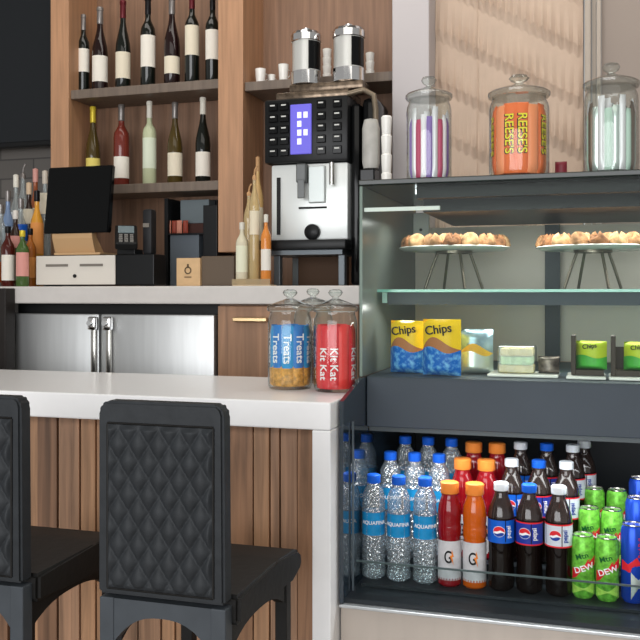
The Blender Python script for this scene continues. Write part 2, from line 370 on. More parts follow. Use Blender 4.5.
# ------------------------------------------------------------------ bar stools
def make_stool():
    t = thing('bar_stool', (0, 0, 0), 'black quilted-back bar stool fully in view beside the white counter end', 'bar stool', 'bar stools at the counter')
    W_, H0, H1, T = .207, .598, .889, .030
    hw = W_/2
    # back shell: rounded top corners, slight taper
    poly = [(-hw, H0), (hw, H0), (hw-.002, H1-.016), (hw-.005, H1-.006), (hw-.013, H1), (-hw+.013, H1), (-hw+.004, H1-.006), (-hw, H1-.016)]
    b = MB().prism(poly, 'y', 0, T, bev=.004).build('backrest', leather, t, smooth=35)
    mx, zt, zb = .017, H1-.034, H0+.010
    def q(u, v):
        x = -hw+mx+(W_-2*mx)*u; z = zb+(zt-zb)*v
        a = x/.0335; c = z/.050
        p = abs(math.sin(PI*(a+c)))*abs(math.sin(PI*(a-c)))
        e = min(u, 1-u, v, 1-v)
        return (x, -.0008-.0085*(p**.5)*min(1, e/.03), z)
    MB().grid(110, 130, q).build('quilted_panel', leather, b, smooth=180)
    MB().tube([(-hw+mx, -.001, zt+.001), (hw-mx, -.001, zt+.001)], .0018, 6).tube([(-hw+mx, -.001, zb), (hw-mx, -.001, zb)], .0018, 6).tube([(-hw+mx, -.001, zb), (-hw+mx, -.001, zt)], .0018, 6).tube([(hw-mx, -.001, zb), (hw-mx, -.001, zt)], .0018, 6).build('piping', seat_leather, b, smooth=60)
    # seat cushion
    sp = [(T-.002, .560), (.27, .556), (.312, .562), (.320, .574), (.316, .592), (.300, .602), (.2, .608), (T-.002, .605)]
    MB().prism(sp, 'x', -hw-.008, hw+.012, bev=.006).build('seat', seat_leather, t, smooth=40)
    # arched aprons
    def arch(span0, span1, axis, a, bb, ztop, zend, rise):
        n = 12; pts = []
        for i in range(n+1):
            u = i/n; pts.append((span0+(span1-span0)*u, zend+rise*(1-abs(2*u-1)**2.6)))
        pts += [(span1, ztop), (span0, ztop)]
        return MB().prism(pts, axis, a, bb)
    lw = .024
    arch(-hw+lw, hw-lw, 'y', .006, .026, .5905, .525, .042).build('apron', leg_paint, t)
    arch(-hw+lw, hw-lw, 'y', .278, .296, .5575, .512, .03).build('apron', seat_leather, t)
    for sx in (-1, 1):
        arch(.03, .27, 'x', *( (hw-.022, hw-.004) if sx > 0 else (-hw+.004, -hw+.022)), .5585, .515, .030).build('apron', seat_leather, t)
    for sx in (-1, 1):
        x0, x1 = (hw-lw, hw) if sx > 0 else (-hw, -hw+lw)
        MB().box(x0, x1, .004, .030, 0, .5915, bev=.002).build('leg', leg_paint, t)
        MB().box(x0+.002*(sx < 0), x1-.002*(sx > 0), .276, .300, 0, .5555, bev=.002).build('leg', seat_leather, t)
    MB().box(-hw+lw, hw-lw, .28, .296, .20, .222).build('footrest', leg_paint, t)
    for sx in (-1, 1): MB().box(sx*(hw-.013)-.007, sx*(hw-.013)+.007, .03, .277, .16, .18).build('stretcher', leg_paint, t)
    return t
st = make_stool()
YS = 1.20
xs = Xp(98, YS)+.1035
st.location = (xs, YS, 0)
dup(st, (xs-.343, YS, 0), 'black quilted-back bar stool cut off by the left edge of the photo')

# ------------------------------------------------------------------ display case
XL = XR+.004; XE = .62
YG, YB_, YSILL, YBACK = 1.79, 1.82, 1.646, 2.36
ZTOP, ZDECK, ZBB, ZSILL = 1.284, .880, .774, .46
dc = thing('display_case', (.07, 2.0, 0), 'dark glass-fronted food display case with open drink cooler below', 'display case')
def cpart(mb, name, m, **k): return mb.build(name, m, dc, True, **k)
cpart(MB().box(XL, XE, YSILL+.012, YBACK, 0, ZSILL-.0065), 'base_panel', greige)
cpart(MB().box(XL, XE, YSILL-.003, YSILL+.012, ZSILL-.006, ZSILL, bev=.001), 'sill', mat('sill_trim', (200, 204, 206), .3, .6))
cpart(MB().box(XL, XE, YSILL+.0125, YBACK-.02, ZSILL-.006, ZSILL+.008), 'cooler_floor', slate_dk)
lowp = [(YSILL, ZSILL+.001), (YSILL, .846), (YG, ZDECK-.002), (YBACK, ZDECK-.002), (YBACK, ZSILL+.001)]
low_side = glass('cooler_side_pane', (60, 80, 95), .82, (40, 54, 66), gloss=.9, ior=1.7)
cpart(MB().prism(lowp, 'x', XL, XL+.008), 'side_panel', low_side)
cpart(MB().prism(lowp, 'x', XE-.008, XE), 'side_panel', low_side)
cpart(MB().box(XL+.010, XL+.013, YSILL+.055, YSILL+.060, ZSILL+.009, .80), 'side_stile', mat('stile_grey', (84, 94, 100), .4))
cpart(MB().box(XL+.009, XE-.009, YBACK-.018, YBACK, ZSILL+.009, ZDECK-.003), 'back_panel', slate_dk)
cpart(MB().box(XL+.009, XE-.009, YB_, YB_+.02, ZBB, ZDECK-.001, bev=.002), 'front_band', slate)
cpart(MB().box(XL+.009, XE-.009, YB_+.0205, YBACK-.019, ZDECK-.014, ZDECK-.001), 'deck', slate)
# grille rails under the band
mb = MB()
for k in range(5): mb.box(XL+.0095, XE-.0095, YB_+.05+.05*k, YB_+.06+.05*k, ZBB-.002-.004*k, ZBB+.006-.004*k)
mb.box(XL+.0095, XE-.0095, YB_+.022, YB_+.05, ZBB-.012, ZBB-.003)
cpart(mb, 'air_grille', mat('grille_grey', (78, 84, 86), .35, .5))
cpart(MB().box(XL+.05, XE-.05, YB_+.053, YB_+.075, ZBB+.010, ZBB+.018), 'light_strip', mat('led_white', (245, 250, 255), .4, emit=3))
# upper glass box
cpart(MB().box(XL, XE, YG, YG+.006, ZDECK, ZTOP-.012), 'front_pane', pane_glass)
cpart(MB().box(XL, XL+.006, YG+.0065, YBACK, ZDECK, ZTOP-.012), 'end_pane', end_glass)
cpart(MB().box(XE-.006, XE, YG+.0065, YBACK, ZDECK, ZTOP-.012), 'end_pane', end_glass)
cpart(MB().box(XL, XE, YG-.002, YBACK, ZTOP-.0115, ZTOP, bev=.002), 'top_panel', mat('top_green_black', (26, 34, 31), .2, coat=.3))
cpart(MB().box(XL+.11, XE-.01, YG+.05, YG+.075, ZTOP-.036, ZTOP-.012).box(XL+.11, XE-.01, YG+.125, YBACK-.03, ZTOP-.058, ZTOP-.012), 'canopy_rail', mat('canopy_black', (14, 16, 16), .4))
cpart(MB().box(XL+.10, XE-.02, YG+.09, YG+.115, ZTOP-.022, ZTOP-.0125), 'light_strip', MATS['led_white'])
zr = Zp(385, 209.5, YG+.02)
cpart(MB().box(XL+.0075, Xp(440, YG+.02), YG+.015, YG+.022, zr-.004, zr+.004), 'reflection_bar', white_p)  # white bar modelled in place of a bright reflection line in the glass
xm0, xm1 = Xp(545, YBACK-.03), Xp(560, YBACK-.03)
cpart(MB().box(xm0, xm1, YBACK-.036, YBACK-.012, ZDECK, ZTOP-.06), 'rear_mullion', mat('mullion', (44, 54, 60), .4))
cpart(MB().box(XL+.0065, xm1-.01, YBACK-.0115, YBACK-.0065, ZDECK, ZTOP-.06), 'rear_door', rear_glass)
cpart(MB().box(xm0+.01, XE-.0065, YBACK-.006, YBACK-.001, ZDECK, ZTOP-.06), 'rear_door', rear_glass)
zsh = 1.054
cpart(MB().box(Xp(377, 1.93), XE-.007, 1.93, YBACK-.04, zsh, zsh+.006), 'glass_shelf', glass('shelf_pane', (205, 235, 225), .15, (150, 190, 180), gloss=.4, rough=.2))
cpart(MB().box(Xp(377, 1.93), XE-.007, 1.926, 1.9295, zsh, zsh+.006), 'shelf_edge', green_edge)
cpart(MB().box(Xp(388, 1.945), XE-.012, 1.94, 1.965, Zp(500, 305, 1.94), zsh-.0005), 'shelf_beam', slate)
cpart(MB().box(Xp(388, 1.945)-.012, Xp(388, 1.945)-.001, 1.94, 2.0, Zp(388, 303, 1.94), zsh-.0005), 'shelf_bracket', mat('bracket_glass', (170, 205, 198), .3))
# stepped riser and clear lip of the drink cooler
YR = [1.785, 1.893, 2.0]; ZR = [ZSILL+.0085+d for d in (.006, .034, .052)]
cpart(MB().box(XL+.02, XE-.02, YR[0]-.05, YR[0]+.0495, ZSILL+.0085, ZR[0]-.0003), 'riser', slate_dk)
for k in (1, 2): cpart(MB().box(XL+.02, XE-.02, YR[k]-.05, YBACK-.03 if k == 2 else YR[k]+.0495, ZSILL+.0085 if k == 1 else ZSILL+.009, ZR[k]-.0003), 'riser', slate_dk)
cpart(MB().box(XL+.02, XE-.01, 1.695, 1.698, ZSILL+.001, .528), 'front_lip', glass('lip_pane', (244, 248, 248), .0, gloss=.2, rough=.25, ior=1.3))
cpart(MB().box(XL+.02, XE-.01, 1.6945, 1.6985, .5285, .5315), 'lip_edge', mat('lip_edge', (70, 84, 84), .3))
area('case_light_upper', (.07, 2.0, ZTOP-.07), (0, 0, 0), 1.0, .1, 2.2, (1, .98, .94)).parent = None
area('case_light_shelf', (.07, 1.955, 1.02), (math.radians(-25), 0, 0), 1.0, .02, 1.5, (1, .98, .94))
area('case_light_cooler', (.07, 1.80, ZBB-.03), (math.radians(-8), 0, 0), 1.0, .06, 2.0, (.97, .99, 1))

# ------------------------------------------------------------------ glass jars with packets
def make_jar(loc, r, H, label, group):
    t = thing('glass_jar', loc, label, 'jar', group)
    hb = H*.775
    MB().lathe([(r*.93, .001), (r*.98, .006), (r, .014), (r, hb*.86), (r*.97, hb*.92), (r*.90, hb*.97), (r*.90, hb)], 32, cap=False).lathe([(0, .0005), (r*.93, .001)], 32, cap=False).build('jar_body', jar_glass, t, smooth=50)
    lid = MB().lathe([(r*.86, hb+.001), (r*1.0, hb+.001), (r*1.04, hb+.004), (r*1.04, hb+.010), (r*.98, hb+.013), (r*.78, hb+.017), (r*.52, hb+.022), (r*.26, hb+.026), (r*.16, hb+.028)], 32, cap=True).build('lid', jar_glass, t, smooth=40)
    MB().lathe([(r*.15, hb+.0285), (r*.14, hb+.031), (r*.27, hb+.035), (r*.34, hb+.041), (r*.34, H-.008), (r*.27, H-.002), (r*.12, H), (0, H)], 20).build('knob', jar_glass, lid, smooth=40)
    return t
def packet_bm(wd, h, d):
    mb = MB(); nu, nv = 6, 14
    def fr_(sgn):
        def fn(u, v):
            x = (u-.5)*wd; e = min(v, 1-v); puff = min(1, e/.12)**.6*(1-abs(2*u-1)**3)
            return (x, sgn*(d/2)*puff, v*h)
        return fn
    mb.grid(nu, nv, fr_(-1)); mb.grid(nu, nv, fr_(1))
    bmesh.ops.remove_doubles(mb.bm, verts=mb.bm.verts[:], dist=1e-5)
    return mb
def fill(jar, r, H, kinds, n, name, cat, label, group, looks):
    """packets standing in a ring plus some in the middle, each a thing of its own; kinds = functions making one packet at origin"""
    L = Vector(jar.location); protos = []; z0 = L.z+.0068
    spots = [(r*.80, 2*PI*i/n-PI/2+.2) for i in range(n)]+[(r*.26, 2*PI*i/3) for i in range(3)]
    for i, (rr, a) in enumerate(spots):
        k = i % len(kinds)
        p = Vector((L.x+rr*math.cos(a), L.y+rr*math.sin(a), z0)); rz = a+PI/2
        if k >= len(protos):
            o = kinds[k](); o.location = p; o.rotation_euler = (0, 0, rz); tag(o, looks[k]+' '+label, cat, group+', '+looks[k]); protos.append(o)
        else: dup(protos[k], p, looks[k]+' '+label, group+', '+looks[k], rz)
def packet_kind(name, m, h, wd=.02, d=.010, band=None, text=None, tcol=None, ts=.011, ty=.56, ocol=None):
    def mk():
        o = packet_bm(wd, h, d).build(name, m, smooth=60)
        if band:
            mb = packet_bm(wd*1.03, h*.34, d*1.15); mb.build('picture_band', band, o, smooth=60)
        if text:
            if ocol: text_bm(text, ts, Matrix.Translation((-.0012, h*ty-.0006, d/2+.0001)) @ Matrix.Rotation(math.radians(-90), 4, 'Z'), thick=.0003, fat=.05).build('lettering_outline', ocol, o)
            text_bm(text, ts, Matrix.Translation((0, h*ty, d/2+.0007)) @ Matrix.Rotation(math.radians(-90), 4, 'Z'), thick=.0003).build('lettering', tcol, o)
        return o
    return mk
wtxt = mat('white_ink', (245, 245, 245), .5); ytxt = mat('yellow_ink', (240, 225, 50), .5); ktxt = mat('black_ink', (20, 20, 20), .5); rtxt = mat('red_ink', (215, 40, 50), .5)
foil = mat('silver_foil', (210, 222, 216), .25, .6); 
purple = mat('purple_wrap', (140, 112, 180), .35); pink = mat('pink_wrap', (190, 72, 106), .35); pale = mat('pale_wrap', (226, 224, 226), .35, .2)
orange = mat('orange_wrap', (240, 118, 60), .35); blue = mat('sky_blue_wrap', (40, 150, 210), .3); red = mat('red_wrap', (214, 40, 48), .3)
cookie_pic = mat('cookie_picture', (205, 150, 70), .4, var=.5, scale=120)
# on the case
J = []
YJ = 1.87
for pxc, r, H, lab in ((429, .047, .222, 'glass jar of purple and pink candy sticks on the display case'), (519, .060, .212, 'widest glass jar on the display case, filled with orange packets'), (611, .052, .222, 'glass jar of silvery wrapped candy at right end of the display case')):
    J.append((make_jar((Xp(pxc, YJ), YJ, ZTOP), r, H, lab, 'candy jars on the display case'), r, H))
fill(*J[0], [packet_kind('candy_stick', purple, .125, .013), packet_kind('candy_stick', pale, .145, .013), packet_kind('candy_stick', pink, .12, .013), packet_kind('candy_stick', mat('white_wrap', (240, 236, 240), .3), .13, .013)], 20, '', 'candy', 'candy stick standing in the leftmost jar on the display case', 'candy sticks in left jar', ('purple', 'silvery white', 'pink', 'plain white'))
fill(*J[1], [packet_kind('candy_packet', orange, .14, .026, .012, text="REESE'S", tcol=ytxt, ts=.025, ocol=ktxt), packet_kind('candy_packet', mat('pale_orange_wrap', (246, 150, 100), .35), .137, .026, .012)], 13, '', 'candy', 'candy packet inside the widest jar on the display case', 'orange packets in middle jar', ('yellow-lettered orange', 'plain pale orange'))
fill(*J[2], [packet_kind('candy_stick', foil, .125, .015), packet_kind('candy_stick', pale, .145, .014), packet_kind('candy_stick', mat('mint_wrap', (190, 215, 200), .35), .12, .014), packet_kind('candy_stick', mat('grey_brown_wrap', (120, 104, 92), .3, .5), .135, .014)], 19, '', 'candy', 'candy stick in the rightmost jar on the display case', 'silver sticks in right jar', ('silver', 'white', 'mint green', 'grey-brown'))
mp_ = packet_bm(.024, .04, .012).build('candy_packet', mat('maroon_wrap', (130, 50, 60), .4), smooth=60); mp_.location = (Xp(561, YJ+.06), YJ+.06, ZTOP+.0005)
tag(mp_, 'small maroon packet behind the jar of orange packets', 'candy')
# on the bar counter
JC = []
for pxc, Yj, r, H, lab in ((290, 1.822, .0475, .212, 'glass jar of blue snack bars on the white counter'), (335.5, 1.80, .0455, .212, 'glass jar of red candy bars on the white counter end'), (313, 1.965, .045, .215, 'glass jar half hidden behind the blue and red jars')):
    JC.append((make_jar((Xp(pxc, Yj), Yj, ZCT), r, H, lab, 'snack jars on the counter'), r, H))
fill(*JC[0], [packet_kind('snack_bar', blue, .128, .026, .010, band=cookie_pic, text='Treats', tcol=wtxt, ts=.024, ty=.62), packet_kind('snack_bar', mat('deep_blue_wrap', (36, 120, 196), .3), .13, .026, .01, band=cookie_pic, text='Treats', tcol=wtxt, ts=.024, ty=.62)], 10, '', 'snack', 'wrapped snack bar standing in the left counter jar', 'blue bars in counter jar', ('sky blue', 'deep blue'))
fill(*JC[1], [packet_kind('candy_bar', red, .13, .022, .010, text='Kit Kat', tcol=wtxt, ts=.023, ty=.4), packet_kind('candy_bar', mat('bright_red_wrap', (228, 56, 50), .25), .132, .024, .01)], 11, '', 'candy', 'wrapped candy bar standing in the right counter jar', 'red bars in counter jar', ('white-lettered red', 'plain bright red'))
fill(*JC[2], [packet_kind('candy_bar', mat('brown_wrap', (120, 70, 50), .4), .11, .022, .01)], 10, '', 'candy', 'wrapped bar in the half-hidden counter jar', 'brown bars in counter jar', ('brown',))

# ------------------------------------------------------------------ cooler drinks
capblue = mat('cap_blue', (28, 96, 210), .35); caporange = mat('cap_orange', (240, 140, 60), .4); capwhite = mat('cap_white', (225, 230, 235), .4)
pet = glass('clear_plastic', (236, 244, 248), .18, (225, 236, 240), rough=.08, ior=1.6, edge=.5, crinkle=170)
cola = mat('cola_liquid', (16, 9, 7), .1, coat=.25)
def cap_mb(r, z, h): return MB().lathe([(r*.96, z), (r, z+.001), (r, z+h-.002), (r*.85, z+h), (0, z+h)], 18, flute=.03, nfl=9)
def shell_mb(r, z0, z1, n=26): return MB().lathe([(r, z0), (r, z1)], n, cap=False)
def globe(parent, bend, x, y, r):
    out = .0008
    flat_bm(disc_pts(x, y, r, 0, 2*PI, 24)[:-1], bend, out).build('logo_disc', wtxt, parent)
    wave = lambda t: r*.16*math.sin(t*PI)
    xs_ = [i/8*2-1 for i in range(9)]
    topp = disc_pts(x, y, r*.93, math.radians(-8), math.radians(188), 14)+[(x+q*r*.9, y+r*.02+wave(q)+r*.12) for q in xs_]
    flat_bm(topp, bend, out+.0004).build('logo_red', rtxt, parent)
    bot = disc_pts(x, y, r*.93, math.radians(200), math.radians(340), 12)+[(x-q*r*.85, y-r*.30+wave(-q)*.8) for q in xs_]
    flat_bm(bot, bend, out+.0004).build('logo_blue', mat('navy_ink', (24, 60, 150), .4), parent)
def make_water():
    t = thing('water_bottle', (0, 0, 0), '', 'bottle'); R = .0235
    prof = [(R*.8, 0), (R*.97, .004), (R, .012)]
    for k in range(6): z = .018+k*.0125; prof += [(R, z), (R*.93, z+.006)]
    prof += [(R*.98, .092), (R*.98, .138)]
    for k in range(3): z = .143+k*.010; prof += [(R*(1-.015*k), z), (R*(.94-.02*k), z+.005)]
    prof += [(R*.90, .174), (R*.74, .184), (R*.54, .192), (R*.52, .197)]
    MB().lathe(prof, 20, flute=.03, nfl=6).build('bottle_body', pet, t, smooth=25)
    l = shell_mb(R*1.0, .092, .139).build('bottle_label', mat('water_label', (30, 142, 200), .35, var=.15, scale=60), t, smooth=60)
    text_bm('AQUAFINA', .0105, rot2(0, 0, .118), bend=R, thick=.0004).build('lettering', wtxt, l)
    cap_mb(R*.58, .1975, .018).build('cap', capblue, t, smooth=40)
    return t
def make_sport(body, capm, lab):
    t = thing('sports_drink_bottle', (0, 0, 0), lab, 'bottle'); R = .0232
    MB().lathe([(R*.85, 0), (R, .004), (R, .018), (R*.95, .022), (R*.97, .09), (R*.9, .098), (R, .106), (R, .125), (R*.95, .13), (R, .137), (R, .152), (R*.94, .168), (R*.78, .181), (R*.7, .186), (R*.7, .192)], 24).build('bottle_body', body, t, smooth=30)
    l = shell_mb(R*1.0, .014, .096).build('bottle_label', mat('sport_label', (206, 204, 206), .35, var=.15, scale=50), t, smooth=60)
    text_bm('G', .036, rot2(0, -.003, .062), bend=R, thick=.0004, xs=.6).build('lettering', ktxt, l)
    flat_bm([(.004, .080), (.008, .064), (.005, .064), (.0075, .046), (.0, .067), (.0035, .067)], R, .0014).build('bolt', caporange, l)
    cap_mb(R*.78, .1925, .024).build('cap', capm, t, smooth=40)
    return t
def make_cola(lm, capm, edge=None, txt=ktxt):
    t = thing('cola_bottle', (0, 0, 0), '', 'bottle'); R = .0255
    MB().lathe([(R*.7, 0), (R*.95, .006), (R, .018), (R*.97, .05), (R*.93, .07), (R*.98, .10), (R, .108), (R, .155)], 24, flute=.02, nfl=5).build('bottle_body', cola, t, smooth=30)
    MB().lathe([(R, .1555), (R*.98, .164), (R*.86, .178), (R*.62, .194), (R*.5, .203), (R*.5, .211)], 22).build('bottle_shoulder', glass('cola_neck', (130, 112, 104), .5, (66, 54, 50), rough=.08, ior=1.6), t, smooth=30)
    l = shell_mb(R*1.02, .104, .152).build('bottle_label', lm, t, smooth=60)
    if edge: [MB().lathe([(R*1.03, a), (R*1.03, a+.003)], 26, cap=False).build('label_edge', edge, l, smooth=60) for a in (.104, .1495)]
    globe(l, R*1.02, -.006, .129, .0115)
    text_bm('pepsi', .013, rot2(90, .013, .128), bend=R*1.02, thick=.0004).build('lettering', txt, l)
    cap_mb(R*.56, .2115, .017).build('cap', capm, t, smooth=40)
    return t
def make_can(R, H, m, lab, kind):
    t = thing('drink_can', (0, 0, 0), lab, 'can')
    b = MB().lathe([(R*.78, 0), (R*.82, .002), (R, .009), (R, H-.012), (R*.84, H-.003)], 26).build('can_body', m, t, smooth=30)
    MB().lathe([(R*.84, H-.003), (R*.87, H-.0015), (R*.86, H), (R*.80, H-.0005), (R*.78, H-.004), (0, H-.004)], 24, cap=False).box(-.004, .004, -.009, .006, H-.0035, H-.002).build('can_lid', steel_hi, t, smooth=30)
    if kind == 'dew':
        h = R*1.15
        flat_bm([(-h, H*.30), (-h*.6, H*.34), (h, H*.54), (h, H*.68), (h*.3, H*.63), (-h, H*.47)], R, .0006).build('emblem', rtxt, b)
        text_bm('DEW', .017, rot2(22, 0, H*.49, .0012), bend=R, thick=.0003).build('lettering', wtxt, b)
        text_bm('Mtn', .015, rot2(20, -.004, H*.68, .0012), bend=R, thick=.0003).build('lettering', mat('dark_green_ink', (20, 92, 40), .5), b)
        flat_bm([(-h, H*.06), (h, H*.06), (h, H*.30), (-h, H*.22)], R, .0004).build('lower_panel', mat('lime_panel', (172, 222, 92), .35, var=.2, scale=120), b)
    else:
        h = R*1.2
        flat_bm([(-h*.2, H*.06), (h, H*.06), (h, H*.52), (-h*.2, H*.40)], R, .0004).build('silver_panel', foil, b)
        flat_bm([(-h*.9, H*.42), (-h*.3, H*.40), (h*.5, H*.5), (h*.2, H*.6), (-h*.4, H*.5), (-h*.9, H*.55)], R, .0010).build('emblem', rtxt, b)
        text_bm('Red Bull', .012, rot2(90, .012, H*.72, .0012), bend=R, thick=.0003).build('lettering', rtxt, b)
    return t
camang = lambda o: math.atan2(o.location.x, o.location.y)*-1       # turn the printed side to the aisle (towards the camera's stand)
def row_grid(proto_for, pxs, npos, fmt, group=None, sz=1):
    """columns seen at pxs in the front row; rows go straight back over the steps"""
    made = {}
    for c, p in enumerate(pxs):
        x = Xp(p, YR[0])
        for k in range(3):
            key, mk, lab = proto_for(c, k)
            xx = x+.010*k+random.uniform(-.0007, .0007)
            if key not in made:
                o = mk(); made[key] = o; o.scale = (1, 1, sz)
            else: o = dup(made[key], (0, 0, 0), '')
            o.location = (xx, YR[k]+random.uniform(-.003, .003), ZR[k]); o['label'] = lab; o['group'] = group
            o.rotation_euler = (0, 0, -math.atan2(xx, YR[k])*.9+random.uniform(-.12, .12))
rowname = ['front row', 'second row', 'back row']
colname3 = ['left', 'middle', 'right']
row_grid(lambda c, k: ('w', make_water, f'clear water bottle with blue cap, {colname3[c]} one in the {rowname[k]} of water'), [374, 399, 425], 3, '', 'water bottles in the cooler', .97)
gred = mat('red_drink', (136, 14, 24), .12, coat=.5); gor = mat('orange_drink', (196, 88, 14), .12, coat=.5)
row_grid(lambda c, k: (('r', lambda: make_sport(gred, caporange, ''), f'red sports drink bottle with orange cap, {rowname[k]}, beside the water') if c == 0 or k > 0 else ('o', lambda: make_sport(gor, caporange, ''), 'orange sports drink bottle in front row between red one and cola')) if c == 0 or k == 0 else ('r2', lambda: make_sport(gred, caporange, ''), f'red sports drink bottle in {rowname[k]} behind the orange one'), [449.5, 474.5], 2, '', 'sports drinks in the cooler', .94)
lab_blue = mat('blue_label', (20, 92, 196), .3); lab_cherry = mat('navy_label', (38, 56, 150), .3); lab_diet = mat('silver_label', (205, 212, 220), .3)
def cola_for(c, k):
    if c == 0: return ('a', lambda: make_cola(lab_blue, capwhite, None, wtxt), f'cola bottle with bright blue label and white cap, {rowname[k]}')
    if c == 1: return ('b', lambda: make_cola(lab_cherry, capblue, rtxt, wtxt), f'cola bottle with red-edged navy label and blue cap, {rowname[k]}')
    return ('c', lambda: make_cola(lab_diet, capwhite, rtxt, mat('navy_ink', (24, 60, 150), .4)), f'cola bottle with silver label and white cap, {rowname[k]}')
row_grid(cola_for, [501, 529.5, 558.5], 3, '', 'cola bottles in the cooler', .91)
_x = Xp(584, 2.06); _o = make_cola(lab_diet, capwhite, rtxt, mat('navy_ink', (24, 60, 150), .4)); _o.location = (_x, 2.06, ZR[2]); _o.scale = (1, 1, .91); _o.rotation_euler = (0, 0, -.05)
_o['label'] = 'cola bottle with silver label standing behind the green cans'; _o['group'] = 'cola bottles in the cooler'
dewm = mat('lime_can', (112, 190, 66), .28, .2, var=.45, scale=110)
row_grid(lambda c, k: ('d', lambda: make_can(.0215, .129, dewm, '', 'dew'), f'lime green soda can, {["left", "right"][c]} one in the {rowname[k]} of green cans'), [583, 607.5], 2, '', 'green soda cans', .92)
rbm = mat('blue_can', (36, 76, 190), .25, .4)
row_grid(lambda c, k: ('e', lambda: make_can(.022, .158, rbm, '', 'bull'), f'tall blue and silver energy drink can, {["left", "right"][c]} one in its {rowname[k]}'), [633, 659], 2, '', 'energy drink cans', .92)

# ------------------------------------------------------------------ cake stands and pastries on the glass shelf
zs = zsh+.0062
dough = [mat('pastry_a', (168, 124, 86), .75, var=.5, scale=70, bump=.6), mat('pastry_b', (136, 92, 60), .75, var=.55, scale=80, bump=.6), mat('pastry_c', (188, 148, 106), .75, var=.45, scale=60, bump=.5)]
def cake_stand(pxc, Yc, r, ztop, lab):
    t = thing('cake_stand', (Xp(pxc, Yc), Yc, zs), lab, 'cake stand', 'cake stands on the glass shelf'); h = ztop-zs
    MB().lathe([(0, h-.007), (r*.9, h-.007), (r, h-.001), (r*.99, h+.001), (r*.92, h-.002), (0, h-.002)], 40, cap=False).build('plate', ceramic, t, smooth=30)
    for k in range(4):
        a = 2*PI*k/4+.5
        MB().tube([(r*.30*math.cos(a), r*.30*math.sin(a), h-.009), (r*.42*math.cos(a), r*.42*math.sin(a), h*.5), (r*.55*math.cos(a), r*.55*math.sin(a), .002)], .0035, 8).build('leg', mat('pewter', (120, 112, 100), .3, .8), t, smooth=60)
    MB().lathe([(r*.29, h-.013), (r*.34, h-.013), (r*.34, h-.0075), (r*.29, h-.0075), (r*.29, h-.013)], 28, cap=False).build('ring', MATS['pewter'], t, smooth=30)
    return t
def cookie_mb(r, seed):
    rg = random.Random(seed); ph = [rg.uniform(0, 6.28) for _ in range(4)]
    prof = [(0, 0), (.8, 0), (1, .25), (.93, .6), (.7, .85), (.35, 1), (0, 1.03)]
    mb = MB(); mb.lathe([(q*r, z*r*1.15) for q, z in prof], 18, cap=False)
    for v in mb.bm.verts:
        a = math.atan2(v.co.y, v.co.x); f = 1+.10*math.sin(3*a+ph[0])+.04*math.sin(5*a+ph[1]+v.co.z*200)
        v.co.x *= f; v.co.y *= f; v.co.z *= 1+.28*math.sin(3*a+ph[2])*(v.co.z > .003)
    return mb
def pile(stand, r, zt, n, cr, lab, group, kind):
    L = stand.location; protos = [None]*3; cnt = 0
    def put(x, y, z):
        nonlocal cnt
        k = cnt % 3; cnt += 1
        if protos[k] is None:
            o = cookie_mb(cr, 10*k+n).build(kind, dough[k], smooth=60); tag(o, lab, kind, group); protos[k] = o
        else: o = dup(protos[k], (0, 0, 0), lab, group)
        o.location = (x, y, z); o.rotation_euler = (0, 0, random.uniform(0, 6.28))
    put(L.x, L.y, zt)
    for ring, m_ in ((.34, 6), (.62, 11), (.90, 16)):
        for i in range(m_):
            a = 2*PI*i/m_+ring; put(L.x+r*ring*(.93+random.uniform(-.03, .02))*math.cos(a), L.y+r*ring*.93*math.sin(a), zt)
YCK = 2.10
r1 = 55*S(453, YCK); z1 = Zp(453, 248, YCK)
s1 = cake_stand(454, YCK, r1, z1, 'cake stand of pale pastries at the left of the glass shelf')
pile(s1, r1, z1+.0012-.003, 19, r1*.165, 'pale round pastry on the left cake stand', 'pastries on the left stand', 'pastry')
r2 = 56*S(592, YCK); z2 = Zp(592, 247, YCK)
s2 = cake_stand(593, YCK, r2, z2, 'cake stand of crumbly brown pastries behind the glass at right')
pile(s2, r2, z2+.0012-.003, 18, r2*.165, 'brown crumbly pastry on the right cake stand', 'pastries on the right stand', 'pastry')

# ------------------------------------------------------------------ snacks on the case deck
ZD = ZDECK-.0005
yel = mat('yellow_bag', (250, 204, 20), .35); bblue = mat('blue_bag', (0, 112, 214), .35, var=.2, scale=90)
_cr = [n for n in bblue.node_tree.nodes if n.type == 'VALTORGB'][0].color_ramp.elements; _cr[0].position = .45; _cr[1].position = .75; _cr[1].color = (*lin((130, 200, 245)), 1)
brown_ = mat('brown_swirl', (176, 112, 66), .4)
def bag(pxc, Y, wpx, hpx, lab, tilt=0, tx='Chips', cols=(yel, bblue, brown_), group='yellow and blue snack bags'):
    wd = wpx*S(pxc, Y); h = hpx*S(pxc, Y); d = .040 if hpx > 45 else .034
    t = thing('snack_bag', (Xp(pxc, Y), Y, ZD+.0005), lab, 'snack bag', group, -.2+tilt)
    mb = packet_bm(wd, h, d)
    o = mb.build('pouch', cols[0], t, smooth=60)
    low = MB(); 
    def surf(u, v, k=1.0):
        x = (u-.5)*wd*1.01; e = min(v, 1-v); puff = min(1, e/.12)**.6*(1-abs(2*u-1)**3)
        return (x, -(d/2)*puff*1.04-.0012, v*h)
    low.grid(14, 12, lambda u, v: surf(u, v*(.46+.06*math.sin(u*PI*2)))).build('lower_print', cols[1], o, smooth=60)
    if cols[2]: MB().grid(14, 6, lambda u, v: surf(u, .46+.06*math.sin(u*PI*2)+v*.20*math.sin(u*PI))).build('picture', cols[2], o, smooth=60)
    text_bm(tx, h*.22, Matrix.Translation((0, h*.82, d*.56)) @ Matrix.Rotation(math.radians(8), 4, 'Z'), thick=.0006).build('lettering', ktxt, o)
    return t
bag(407.5, 1.915, 36, 52, 'yellow and blue snack bag, left of two inside the case')
bag(442, 1.875, 40, 56, 'yellow and blue snack bag, right of two inside the case')
